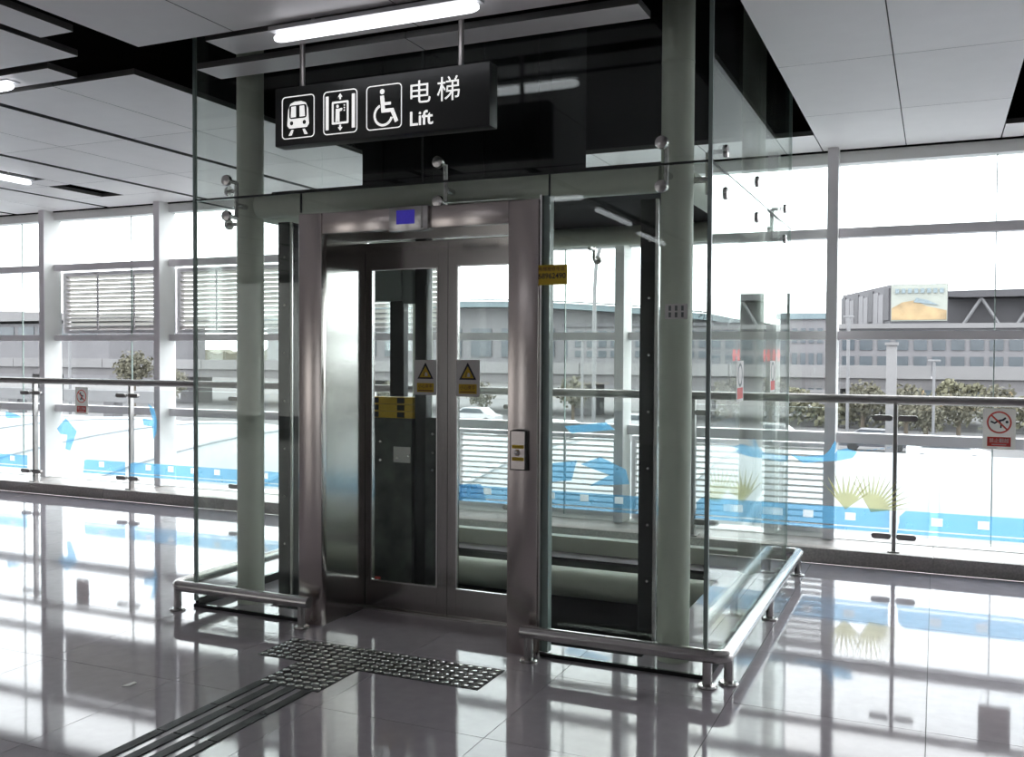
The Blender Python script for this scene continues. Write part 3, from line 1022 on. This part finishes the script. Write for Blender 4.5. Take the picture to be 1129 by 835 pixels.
# ================================================================ MACHINERY IN THE SHAFT
YW = 5.8
cw = thing('counterweight', 'dark counterweight frame with yellow and black plates behind left door', 'counterweight', (-3.45, YW, -.2))
box('guide_column', -3.317, -3.223, YW, YW + .09, -1.5, 2.52, M['black'], cw, .01)
box('weight_panel', -3.68, -3.325, YW - .02, YW + .1, -.5, 1.097, M['darkpanel'], cw)
box('weight_panel', -3.218, -3.10, YW - .02, YW + .1, -.5, 1.11, M['darkpanel'], cw)
for k in range(3):
    z0 = 1.099 + k * .05
    pl = box('weight_plate', -3.68, -3.325, YW - .01, YW + .09, z0, z0 + .046, M['cw_yellow'], cw)
    for xx in (-3.66, -3.45):
        box('black_stripe', xx, xx + .06, YW - .0115, YW - .0105, z0 + .004, z0 + .042, M['black'], pl)
box('hanger_post', -3.514, -3.403, YW + .0, YW + .06, 1.25, 1.96, M['black'], cw)
hb = box('hanger_box', -3.66, -3.405, YW - .04, YW + .1, 1.92, 2.22, M['greybox'], cw, .004)
box('hanger_box', -3.402, -3.325, YW - .02, YW + .08, 1.90, 2.18, M['greybox'], cw, .004)
for xx, zz in ((-3.58, .93), (-3.58, .80), (-3.44, .82), (-3.35, .84), (-3.16, 1.0), (-3.16, .87), (-3.16, .75)):
    lathe('bolt', ((.008, -.006), (.012, 0)), (xx, YW - .021, zz), M['tube'], cw, 8, 'Y')
box('white_plate', -3.47, -3.335, YW - .026, YW - .0215, .79, .90, M['stk_grey'], cw)
rt_ = box('red_tag', -3.62, -3.575, YW - .03, YW - .022, -.10, -.03, M['stk_red'], cw)
hs = thing('machine_housing', 'black machine housing hanging at the top of the shaft', 'machine', (-2.68, 5.7, 2.6))
box('housing', -3.33, -2.04, 5.15, 5.74, 2.58, 4.38, M['void'], hs, .01)
box('housing_lid', -3.35, -2.02, 5.14, 5.75, 2.556, 2.579, M['void'], hs)
for k in range(4):
    box('housing_rib', -3.2 + k * .35, -3.17 + k * .35, 5.136, 5.149, 2.6, 4.3, M['void'], hs)

# ================================================================ LOW BUMPER RAILS ON THE FLOOR
ZR, RR = .148, .033


def bumper(label, path, posts, loc):
    t = thing('bumper_rail', label, 'guard rail', loc)
    tube_path('rail_tube', path, RR, M['tube'], t, 18, .07)
    for (x, y) in posts:
        p = rod('post', (x, y, .012), (x, y, ZR - .004), .023, M['tube'], t, 16)
        lathe('flange', ((.047, 0), (.047, .006), (.040, .013), (.024, .014)), (x, y, .0005), M['tube'], p, 20)
    return t


YFR = 4.415
bumper('long satin steel bumper rail around the right corner of the shaft', ((-1.90, YFR, ZR), (-0.872, YFR, ZR), (-0.872, 7.03, ZR), (-0.962, 7.03, ZR)),
       ((-1.86, YFR), (-.955, YFR), (-.872, 4.50), (-.872, 5.72), (-.872, 6.96)), (-.88, 5.5, 0))
bumper('satin steel bumper rail around the left corner of the shaft', ((-3.20, YFR, ZR), (-4.185, YFR, ZR), (-4.185, 7.03, ZR), (-4.13, 7.03, ZR)),
       ((-3.25, YFR), (-4.155, YFR), (-4.185, 5.72), (-4.185, 6.96)), (-4.18, 5.5, 0))

# ================================================================ HANGING LIFT SIGN
SY = 4.10
sg = thing('hanging_sign', 'black hanging sign with white lift pictograms', 'sign', (-2.56, SY + .045, 2.63))
SX0, SX1, SZ0, SZ1 = -3.187, -1.942, 2.630, 2.933
box('sign_box', SX0, SX1, SY, SY + .09, SZ0, SZ1, M['signblack'], sg, .006)
for rx in (-3.044, -2.117):
    r_ = rod('hanger_rod', (rx, SY + .045, SZ1 - .002), (rx, SY + .045, ZC + .3), .014, M['rail'], sg, 12)
ly = SY - .0015
IW, IZ0, IZ1 = .205, 2.664, 2.884
W_ = M['signwhite']; K_ = M['signblack']


def icon(x0):
    ic = put('pictogram', None, (x0 + IW / 2, SY, (IZ0 + IZ1) / 2), sg)
    ring2('outline', rrect(x0, x0 + IW, IZ0, IZ1, .022), rrect(x0 + .005, x0 + IW - .005, IZ0 + .005, IZ1 - .005, .018), ly, .001, W_, ic)
    return ic, x0 + IW / 2, (IZ0 + IZ1) / 2


# train
ic, cx, cz = icon(-3.141)
prism('train_body', [(cx - .068, cz - .040), (cx - .055, cz - .056), (cx + .055, cz - .056), (cx + .068, cz - .040), (cx + .062, cz + .04), (cx + .048, cz + .070), (cx + .02, cz + .080), (cx - .02, cz + .080), (cx - .048, cz + .070), (cx - .062, cz + .04)], ly, .001, W_, ic)
prism('train_windscreen', rrect(cx - .055, cx + .055, cz - .008, cz + .062, .014), ly - .0012, .001, K_, ic)
for s in (-1, 1):
    prism('train_window', [(cx + s * .012, cz + .0), (cx + s * .044, cz + .0), (cx + s * .040, cz + .055), (cx + s * .012, cz + .055)], ly - .0024, .001, W_, ic)
    prism('train_lamp', circ(cx + s * .040, cz - .030, .011, n=14), ly - .0012, .001, K_, ic)
    prism('rail_mark', [(cx + s * .028, cz - .064), (cx + s * .042, cz - .064), (cx + s * .060, cz - .092), (cx + s * .040, cz - .092)], ly, .001, W_, ic)
# lift car
ic, cx, cz = icon(-2.882)
for s in (-1, 1):
    prism('shaft_bar', [(cx + s * .070, cz - .085), (cx + s * .088, cz - .085), (cx + s * .088, cz + .085), (cx + s * .070, cz + .085)], ly, .001, W_, ic)
ring2('car_outline', rrect(cx - .050, cx + .050, cz - .060, cz + .055, .006), rrect(cx - .040, cx + .040, cz - .050, cz + .045, .003), ly, .001, W_, ic)
prism('figure_head', circ(cx - .016, cz + .030, .008, n=12), ly, .001, W_, ic)
prism('figure_body', [(cx - .028, cz - .048), (cx - .018, cz - .048), (cx - .016, cz - .015), (cx - .014, cz - .048), (cx - .004, cz - .048), (cx - .004, cz + .004), (cx + .008, cz + .006), (cx + .014, cz + .016), (cx + .008, cz + .020), (cx - .002, cz + .018), (cx - .026, cz + .018)], ly, .001, W_, ic)
for k in range(3):
    prism('button_mark', circ(cx + .025, cz + .033 - k * .013, .004, n=8), ly, .001, W_, ic)
for s in (-1, 1):
    prism('arrow', [(cx - .014, cz + s * .076), (cx, cz + s * .094), (cx + .014, cz + s * .076), (cx + .005, cz + s * .076), (cx + .005, cz + s * .064), (cx - .005, cz + s * .064), (cx - .005, cz + s * .076)], ly, .001, W_, ic)
# wheelchair user
ic, cx, cz = icon(-2.624)
prism('figure_head', circ(cx - .010, cz + .076, .013, n=14), ly, .001, W_, ic)
prism('figure_body', [(cx - .022, cz + .056), (cx + .000, cz + .056), (cx + .004, cz + .022), (cx + .040, cz + .022), (cx + .040, cz + .008), (cx + .004, cz + .008), (cx + .006, cz - .010), (cx + .054, cz - .010), (cx + .082, cz - .074), (cx + .064, cz - .082), (cx + .040, cz - .028), (cx - .014, cz - .028)], ly, .001, W_, ic)
outer = circ(cx - .004, cz - .040, .056, n=26, a0=112, a1=345)
inner = circ(cx - .004, cz - .040, .044, n=26, a0=112, a1=345)
prism('wheel', outer + inner[::-1], ly, .001, W_, ic)
for ch, x0, x1, z0, z1 in (('电', -2.370, -2.258, 2.772, 2.882), ('梯', -2.222, -2.100, 2.768, 2.884)):
    text('character', ch, x0, x1, z0, z1, ly - .001, W_, sg, bold=0.0)
text('lettering', 'Lift', -2.372, -2.244, 2.664, 2.735, ly - .001, W_, sg, bold=.014)

# ================================================================ CEILING TUBE LIGHTS
def tube_light(label, p0, p1, z=3.10, r=.023):
    p0, p1 = Vector((p0[0], p0[1], z)), Vector((p1[0], p1[1], z))
    t = thing('ceiling_light', label, 'lamp', (p0 + p1) / 2, 'tube lights on the ceiling')
    d = (p1 - p0).normalized()
    n = 8
    path = [p0 + d * (.05 * k / 4) for k in range(4)] + [p0 + d * .05, p1 - d * .05] + [p1 - d * (.05 * (3 - k) / 4) for k in range(4)]
    rad = [r * .55, r * .8, r * .93, r * .98, r, r, r * .98, r * .93, r * .8, r * .55]
    tube_path('diffuser', path, rad, M['lamp'], t, 16)
    side = Vector((-d.y, d.x, 0)) * .045
    a, b = p0 - d * .01, p1 + d * .01
    q = [a + side, b + side, b - side, a - side]
    prism('housing', [(v.x, v.y) for v in q], z + r + .022, .02, M['lampbody'], t, 'XY')
    for k in (.2, .8):
        c = p0.lerp(p1, k)
        rod('bracket', (c.x, c.y, z + r + .02), (c.x, c.y, ZC + .35), .008, M['lampbody'], t, 8)


tube_light('white tube light directly above the black lift sign', (-3.0, 3.865), (-1.89, 3.865))
tube_light('white tube light at the upper left edge of the ceiling', (-6.25, 4.02), (-5.04, 4.02), 3.13)
tube_light('white tube light at left edge nearest the window wall', (-7.77, 5.2), (-7.77, 6.38), 3.13)
tube_light('tube light in a long row behind the viewer, nearest the lift', (-3.35, -2.0), (-3.35, -0.7))
tube_light('tube light in a long row behind the viewer, farther from the lift', (-3.5, -4.1), (-3.5, -2.8))
tube_light('crosswise tube light behind the viewer facing the shaft glass', (-4.4, 0.1), (-3.2, 0.1))

# ================================================================ TACTILE PAVING
tp = thing('tactile_paving', 'dark tactile paving with round studs and long bars before the lift', 'paving', (-2.6, 4.0, 0))
ZP = .0025
strips = [(-3.17, -1.91, 3.93, 4.235), (-2.905, -2.56, 3.60, 3.928)]
for k, (a, b, c, d) in enumerate(strips):
    n = round((b - a) / .315) or 1
    for i in range(n):
        s = box('stud_plate', a + (b - a) * i / n + .0005, a + (b - a) * (i + 1) / n - .0005, c, d, .0003, ZP, M['tactile'], tp)
    ny = 6
    nx = round((b - a) / .0525)
    for i in range(nx):
        for j in range(ny):
            sx = a + (i + .5) * (b - a) / nx; sy = c + (j + .5) * (d - c) / ny
            lathe('stud', ((.0185, 0), (.0182, .0025), (.0172, .0032)), (sx, sy, ZP), M['dot'], tp, 12)
for k in range(4):
    xb_ = -2.905 + k * .0885
    y1 = 3.598
    while y1 > 1.9:
        box('guide_bar', xb_, xb_ + .048, y1 - .315, y1 - .003, .0003, .005, M['tactile'], tp)
        y1 -= .318
# paper scrap on the floor
sp_ = [on_z(p[0], p[1], .001) for p in ((134, 757), (148, 752), (151, 753), (142, 757))]
pp = prism('paper_scrap', [(q.x, q.y) for q in sp_], .0026, .002, M['stk_white'], None, 'XY')
tag(pp, 'small white paper scrap lying on the floor at left', 'paper')

# ================================================================ OUTSIDE
GZ = -4.6
gd = box('ground', -420, 260, 9, 480, GZ - 1, GZ, M['asphalt'])
tag(gd, 'grey ground and roads outside', None, None, 'structure')
# white curved canopy roof just below the window
can = thing('canopy_roof', 'long white curved canopy roof outside below the windows', 'roof', (-6, 14, GZ))
prof = []
for k in range(15):
    t = k / 14
    y = 9.0 + 13.0 * t
    prof.append((y, -1.25 + 1.24 * math.sin(math.pi * (0.08 + 0.84 * t)) ** 0.8))


def canopy_seg(x0, x1):
    bm = bmesh.new()
    A = [bm.verts.new((x0, y, z)) for y, z in prof]; B = [bm.verts.new((x1, y, z)) for y, z in prof]
    A2 = [bm.verts.new((x0, y, z - .12)) for y, z in prof]; B2 = [bm.verts.new((x1, y, z - .12)) for y, z in prof]
    n = len(prof)
    for i in range(n - 1):
        bm.faces.new((A[i], A[i + 1], B[i + 1], B[i]))
        bm.faces.new((A2[i], B2[i], B2[i + 1], A2[i + 1]))
        bm.faces.new((A[i], A2[i], A2[i + 1], A[i + 1]))
        bm.faces.new((B[i], B[i + 1], B2[i + 1], B2[i]))
    bm.faces.new((A[0], B[0], B2[0], A2[0])); bm.faces.new((A[-1], A2[-1], B2[-1], B[-1]))
    return put('roof_panel', finish(bm, 'roof_panel', M['canopy'], True), (0, 0, 0), can)


xx = -36.0
while xx < 12:
    canopy_seg(xx + .02, xx + 2.98)
    tube_path('rib', [(xx, y, z + .02) for y, z in prof], .05, M['canopyrib'], can, 8)
    xx += 3.0
for k in range(-33, 12, 6):
    rod('prop', (k + .5, 11.5, GZ), (k + .5, 11.5, -.5), .12, M['pole'], can, 10)

hd = thing('site_hoarding', 'long low blue hoarding on the ground behind the elevated road', 'fence', (-40, 134, GZ))
for k in range(34):
    box('hoarding_panel', -190 + k * 7, -190 + k * 7 + 6.9, 134, 134.15, GZ + .02, GZ + 1.1, M['hoard_blue'], hd)
# far belt of trees closing the horizon
tb_pts = []
rb = random.Random(3)
xq = -430.0
while xq < 150:
    tb_pts.append((xq, 3.4 + 1.6 * math.sin(xq * .035) + rb.uniform(-.7, .9)))
    xq += 2.5
tb = prism('tree_belt', tb_pts + [(tb_pts[-1][0], GZ), (tb_pts[0][0], GZ)], 250, 12, M['leaf'])
tag(tb, 'low hazy belt of trees along the horizon outside', 'trees', None, 'stuff')
# elevated road
ov = thing('overpass', 'long grey elevated road crossing behind the windows', 'bridge', (-60, 92, GZ))
box('deck', -330, 140, 88, 100, -1.3, -.35, M['concrete'], ov)
for k in range(30):
    box('parapet', -330 + k * 15.7, -330 + k * 15.7 + 15.6, 87.7, 88.2, -.35, .75, M['concrete_l'], ov)
for k in range(18):
    box('pier', -320 + k * 26, -317.6 + k * 26, 92, 95, GZ, -1.3, M['concrete'], ov)
rw = thing('ramp_wall', 'low pale wall of the ramp in front of the elevated road', 'wall', (-60, 52, GZ))
for k in range(14):
    box('wall_panel', -190 + k * 10, -190 + k * 10 + 9.9, 52, 52.4, -2.1, -1.25, M['concrete_l'], rw)
for k in range(14):
    box('wall_post', -190 + k * 10 + 4, -190 + k * 10 + 5, 52.05, 52.9, GZ, -2.11, M['concrete'], rw)


def windows(parent, x0, x1, y, z0, z1, nx, nz, mt, fill=.6):
    for i in range(nx):
        for j in range(nz):
            cx = x0 + (i + .5) * (x1 - x0) / nx; cz = z0 + (j + .5) * (z1 - z0) / nz
            hw, hh = (x1 - x0) / nx * fill / 2, (z1 - z0) / nz * fill / 2
            box('window', cx - hw, cx + hw, y - .15, y - .01, cz - hh, cz + hh, mt, parent)


# billboard block
bb = thing('billboard_building', 'grey block with a big pale and orange poster outside at right', 'building', (-4, 165, GZ))
A = on_y(982, 316, 160); B = on_y(1045, 357, 160); Cc = on_y(929, 322, 186)
prism('block', [(Cc.x, 186), (A.x, 160), (B.x, 160), (B.x, 192), (Cc.x, 192)], 12.7, 17.2, M['far_grey'], bb, 'XY')
po = put('poster', None, ((A.x + B.x) / 2, 159.7, 9), bb)
pa0, pa1, pz0, pz1 = A.x + .1, B.x - .1, 7.0, 12.6
prism('poster_sheet', [(pa0, pz0), (pa1, pz0), (pa1, pz1), (pa0, pz1)], 159.8, .15, M['hoard_p'], po)
prism('poster_print', [(pa0 + .1, pz0 + .2), (pa1 - .1, pz0 + .2), (pa1 - .1, pz0 + 1.6), (pa0 + 5, pz0 + 2.3), (pa0 + 3.4, pz0 + 3.2), (pa0 + 1.6, pz0 + 2.9), (pa0 + .1, pz0 + 2.0)], 159.7, .08, M['hoard_y'], po)
prism('poster_cloud', [(pa0 + 3.2, pz0 + 2.9), (pa0 + 6.8, pz0 + 2.4), (pa0 + 5.2, pz0 + 3.2), (pa0 + 3.6, pz0 + 3.6)], 159.6, .08, M['hoard_b'], po)
for k in range(9):
    q = pa0 + .6 + k * .9
    if q < pa1 - .6:
        box('poster_lettering', q, q + .55, 159.55, 159.7, pz1 - 1.3, pz1 - .6, M['hoard_b'], po)
for k in range(10):
    t = k / 10
    q0 = Vector((Cc.x + (A.x - Cc.x) * t, 186 + (160 - 186) * t)); q1 = Vector((Cc.x + (A.x - Cc.x) * (t + .09), 186 + (160 - 186) * (t + .09)))
    nrm = Vector((-(q1 - q0).y, (q1 - q0).x)).normalized() * -.2
    prism('cladding_panel', [(q0.x, q0.y), (q1.x, q1.y), (q1.x + nrm.x, q1.y + nrm.y), (q0.x + nrm.x, q0.y + nrm.y)], 12.2 - (k % 3) * .4, 5.0, M['far_pale'] if k % 3 else M['far_dark'], bb, 'XY')
# hall with dark roof and V struts
hl = thing('exhibition_hall', 'long dark roofed hall with pale V struts outside at far right', 'building', (30, 200, GZ))
hx0 = on_y(1043, 340, 200).x
prism('roof', [(hx0, 13.9), (hx0 + 4, 14.0), (75, 14.4), (75, 12.9), (hx0 + 3, 12.7), (hx0, 12.9)], 198, 40, M['far_dark'], hl)
box('hall_wall', hx0 + .2, 75, 202, 237, GZ, 12.6, M['far_dark'], hl)
for k in range(5):
    q = hx0 + 6 + k * 9
    for s in (-1, 1):
        rod('strut', (q, 199, 12.6), (q + s * 4.2, 199, 5.6), .3, M['pole'], hl, 8)
rod('strut_beam', (hx0, 199, 5.5), (75, 199, 5.2), .3, M['pole'], hl, 8)
windows(hl, hx0 + 2, hx0 + 40, 202, 0.5, 5.0, 16, 3, M['far_glass'])
# podium below the billboard
pd = thing('podium_block', 'low grey block with window rows behind the elevated road at right', 'building', (-5, 150, GZ))
box('podium_wall', -24, 32, 150, 158, GZ, 5.6, M['far_pale'], pd)
box('podium_roof', -25, 33, 149.2, 158.5, 5.6, 6.3, M['concrete_l'], pd)
windows(pd, -23, 31, 150, -1.0, 5.0, 22, 2, M['far_glass'], .7)
# terminal with arched roof (seen through the lift)
tm = thing('terminal_building', 'large pale terminal with arched roof seen through the lift doors', 'building', (-90, 190, GZ))
arc = [(-150 + 110 * k / 16, 8.0 + 5.0 * math.sin(math.pi * (0.10 + .8 * k / 16))) for k in range(17)]
prism('arched_roof', arc + [(x, z - 1.2) for x, z in arc[::-1]], 186, 40, M['roof_blue'], tm)
prism('terminal_wall', [(x, z - 1.25) for x, z in arc] + [(-40, GZ), (-150, GZ)], 190, 34, M['far_pale'], tm)
for k in range(16):
    x, z = arc[k]; x2, z2 = arc[k + 1]
    rod('truss_bar', (x, 185.5, z + .3), (x2, 185.5, z2 + .3), .16, M['pole'], tm, 6)
for k in range(14):
    box('terminal_window', -146 + k * 7.4, -141 + k * 7.4, 189.7, 189.95, 1.0, 7.2, M['far_glass'], tm)
lb = thing('white_roof_building', 'pale building with a sloping roof at the left edge outside', 'building', (-210, 160, GZ))
box('building_wall', -260, -165, 155, 185, GZ, 8.0, M['far_pale'], lb)
prism('sloping_roof', [(-262, 13.6), (-163, 9.6), (-163, 8.6), (-262, 8.4)], 153, 34, M['concrete_l'], lb)
windows(lb, -258, -168, 155, 4.6, 7.6, 14, 1, M['far_glass'], .8)
mb = thing('slab_building', 'low grey slab building seen through the right bay of the lift', 'building', (-45, 165, GZ))
box('building_wall', -62, -28, 165, 178, GZ, 6.6, M['far_pale'], mb)
box('roof_edge', -63, -27, 164.5, 178.5, 6.6, 7.2, M['far_grey'], mb)
windows(mb, -61, -29, 165, .8, 6.2, 14, 3, M['far_glass'], .65)
kb = thing('kiosk_building', 'small pale block between the shaft and the poster building', 'building', (-22, 120, GZ))
KX = on_y(860, 350, 120).x; KX2 = on_y(912, 350, 120).x
box('building_wall', KX, KX2, 120, 130, GZ, 6.0, M['far_pale'], kb)
box('roof_edge', KX - .4, KX2 + .4, 119.6, 130.4, 6.0, 6.7, M['roof_blue'], kb)
windows(kb, KX + .3, KX2 - .3, 120, -3.5, 5.5, 5, 3, M['far_glass'], .6)
ct = thing('construction_frame', 'low frame building with open bays left of the poster building', 'building', (-12, 112, GZ))
for k in range(5):
    box('frame_column', -24 + k * 4.4, -23.5 + k * 4.4, 112, 112.5, GZ, -1.5, M['far_pale'], ct)
for z in (-2.6, -1.5):
    box('frame_beam', -24.2, -5.6, 111.9, 112.6, z, z + .35, M['concrete_l'], ct)


def tree(label, x, y, h, r, seed):
    rnd = random.Random(seed)
    t = thing('tree', label, 'tree', (x, y, GZ), 'trees outside')
    rod('trunk', (x, y, GZ), (x, y, GZ + h * .55), .16, M['bark'], t, 8)
    bm = bmesh.new()
    for k in range(900):
        a = rnd.uniform(0, 2 * math.pi); u = rnd.uniform(-1, 1); q = rnd.uniform(.35, 1) ** .6 * (.78 + .22 * math.sin(5 * a + seed) * math.cos(4 * u))
        c = Vector((math.cos(a) * math.sqrt(1 - u * u) * r * q, math.sin(a) * math.sqrt(1 - u * u) * r * q, u * r * .9 * q + h - r * .7))
        s = r * rnd.uniform(.05, .11)
        n = Vector((rnd.gauss(0, 1), rnd.gauss(0, 1), rnd.gauss(0, 1))).normalized()
        e1 = n.orthogonal().normalized(); e2 = n.cross(e1)
        vs = [bm.verts.new(c + e1 * s * math.cos(j * math.pi / 2.5) + e2 * s * math.sin(j * math.pi / 2.5) * .7) for j in range(5)]
        bm.faces.new(vs)
    cr_ = put('crown', finish(bm, 'crown', M['leaf']), (x, y, GZ), t)
    cr_['kind'] = 'stuff'


# tree rows in front of the elevated road
spots = [(148, 70, 6.2, 2.2, 'dark roundish tree standing before the elevated road at left'),
         (190, 66, 4.6, 1.7, 'small tree right of the dark tree at left'),
         (632, 80, 4.0, 1.8, 'leafy tree seen through the right bay of the lift'),
         (806, 76, 4.2, 1.6, 'olive tree seen through the right side of the shaft'),
         (850, 82, 4.2, 1.8, 'second olive tree seen through the right side of the shaft'),
         (952, 82, 4.0, 1.9, 'bushy tree beside the white pillar outside'),
         (1000, 81, 3.8, 1.9, 'bushy tree just right of the white pillar outside'),
         (1022, 74, 3.0, 1.5, 'low shrub tree below the poster building'),
         (1058, 76, 3.4, 1.5, 'olive shrub tree below the dark hall'),
         (1102, 80, 3.9, 1.8, 'rightmost dark tree outside near the frame edge'),
         (530, 82, 3.4, 1.6, 'leafy tree seen through the right lift door'),
         (430, 82, 3.4, 1.6, 'leafy tree seen through the left lift door')]
for k, (px, Y, h, r, lbl) in enumerate(spots):
    tree(lbl, on_y(px, 400, Y).x, Y, h, r, k)


hx_a, hx_b = on_y(790, 420, 86).x, on_y(1150, 420, 86).x
bm = bmesh.new()
hr = random.Random(11)
for k in range(5200):
    u = hr.random()
    hx = hx_a + (hx_b - hx_a) * u
    top = 3.1 + .6 * math.sin(hx * .9) + .5 * math.sin(hx * .37 + 1) + .3 * math.sin(hx * 2.3)
    c = Vector((hx, 86 + hr.uniform(-.7, .7), GZ + top * math.sqrt(hr.random())))
    sz = hr.uniform(.12, .3)
    nn = Vector((hr.gauss(0, 1), hr.gauss(0, 1), hr.gauss(0, 1))).normalized()
    e1 = nn.orthogonal().normalized(); e2 = nn.cross(e1)
    bm.faces.new([bm.verts.new(c + e1 * sz * math.cos(j * math.pi / 2) + e2 * sz * .7 * math.sin(j * math.pi / 2)) for j in range(4)])
hg = put('hedge', finish(bm, 'hedge', M['leaf2']), (0, 0, 0))
tag(hg, 'uneven olive hedge along the elevated road outside at right', 'hedge', None, 'stuff')


def car(label, x, y, rz, white=True):
    t = thing('car', label, 'car', (x, y, GZ), 'parked cars outside')
    bodym = M['carwhite'] if white else M['cardark']
    L = 2.2
    sil = [(-L, .35), (L, .35), (L, .75), (1.5, .92), (.85, 1.42), (-.9, 1.45), (-1.7, 1.0), (-L, .92)]
    prism('body', [(x + a, GZ + b) for a, b in sil], y - .85, 1.7, bodym, t)
    prism('side_windows', [(x + a, GZ + b) for a, b in ((-1.4, .98), (1.15, .98), (.78, 1.36), (-.85, 1.38))], y - .87, .02, M['far_glass'], t)
    for s in (-1, 1):
        for yy in (y - .87, y + .67):
            lathe('wheel', ((.2, 0), (.32, .02), (.32, .18), (.2, .2)), (x + s * 1.35, yy, GZ + .32), M['rubber'], t, 14, 'Y')
    return t


cars = [(966, 66, 0, 'dark car parked below the balustrade rail near the clamp'), (852, 68, 1, 'white car parked outside behind the right shaft glass'),
        (815, 72, 0, 'dark car parked left of the white car outside'), (700, 74, 1, 'white car seen low through the right bay'),
        (618, 64, 1, 'pale car seen low beside the yellow notice bay'), (1046, 60, 1, 'white car parked outside right of the balustrade post'),
        (880, 100, 1, 'small distant white car beside the facade mullion'), (950, 104, 1, 'small distant white car left of the pillar'),
        (1012, 104, 1, 'small distant white car right of the pillar'), (525, 76, 1, 'white car seen low through the right lift door')]
for px, Y, wh, lbl in cars:
    car(lbl, on_y(px, 440, Y).x, Y, 0, wh)


def lamp(label, px, Y, top, r, arm=0.0):
    x = on_y(px, 400, Y).x
    t = thing('street_lamp', label, 'lamp post', (x, Y, GZ), 'street lamps outside')
    if arm:
        tube_path('pole', ((x, Y, GZ), (x, Y, top - 2.2), (x + arm * .1, Y, top - .9), (x + arm * .4, Y, top - .2), (x + arm, Y, top)), r, M['pole'], t, 10)
        box('lantern', x + arm - .1, x + arm + .75, Y - .15, Y + .15, top - .06, top + .1, M['pole'], t, .03)
    else:
        rod('pole', (x, Y, GZ), (x, Y, top), r, M['pole'], t, 10)
        box('lantern', x - .4, x + .4, Y - .12, Y + .12, top, top + .14, M['pole'], t, .03)


lamp('tall curved street lamp seen through the right bay of the lift', 655, 40, 6.6, .085, .7)
lamp('thin white street lamp between the mullion and the poster', 935, 80, 4.6, .13)
lamp('thin street lamp at left before the elevated road', 77, 60, 3.2, .12)
lamp('slim street lamp right of the white pillar', 1030, 70, 1.2, .09)
lamp('small twin street lamp behind the right bay', 642, 70, 2.6, .1)
wp = thing('white_pillar', 'broad white pillar standing outside behind the balustrade post', 'pillar', (on_y(983, 400, 60).x, 60, GZ))
x = on_y(983, 400, 60).x
box('shaft', x - .28, x + .28, 59.7, 60.3, GZ, 2.2, M['concrete_l'], wp, .02)
box('cap', x - .36, x + .36, 59.6, 60.4, 2.2, 2.36, M['concrete_l'], wp)
# yellow lettered bus on the road
bs = thing('bus', 'yellow and grey bus on the road below the dark hall', 'bus', (on_y(1058, 420, 110).x, 110, GZ))
x = on_y(1058, 420, 110).x
box('bus_body', x - 5, x + 5, 108.8, 111.2, GZ + .5, GZ + 3.1, M['hoard_y'], bs, .1)
for k in range(7):
    box('bus_window', x - 4.7 + k * 1.35, x - 3.6 + k * 1.35, 108.7, 108.79, GZ + 1.7, GZ + 2.7, M['far_glass'], bs)
for s in (-3.3, 3.3):
    lathe('wheel', ((.3, 0), (.5, .03), (.5, .25), (.3, .28)), (x + s, 108.7, GZ + .5), M['rubber'], bs, 14, 'Y')
# red letters on a roof sign
rs = thing('roof_lettering', 'red letters on a far roof seen through the right shaft glass', 'sign', (on_y(832, 388, 118).x, 118, .2))
for k in range(5):
    q = on_y(812 + k * 11, 388, 118)
    for dx in (-.42, .12):
        box('letter_stroke', q.x + dx, q.x + dx + .3, 117.9, 118, .9, 2.3, M['red_far'], rs)
    box('letter_stroke', q.x - .5, q.x + .5, 117.88, 117.9, 1.5, 1.75, M['red_far'], rs)
box('letter_frame', on_y(806, 388, 118).x, on_y(862, 388, 118).x, 118.02, 118.3, .5, .85, M['far_pale'], rs)
for k in range(3):
    q = on_y(810 + k * 22, 388, 118).x
    box('frame_leg', q, q + .25, 118.05, 118.3, GZ, .5, M['far_pale'], rs)
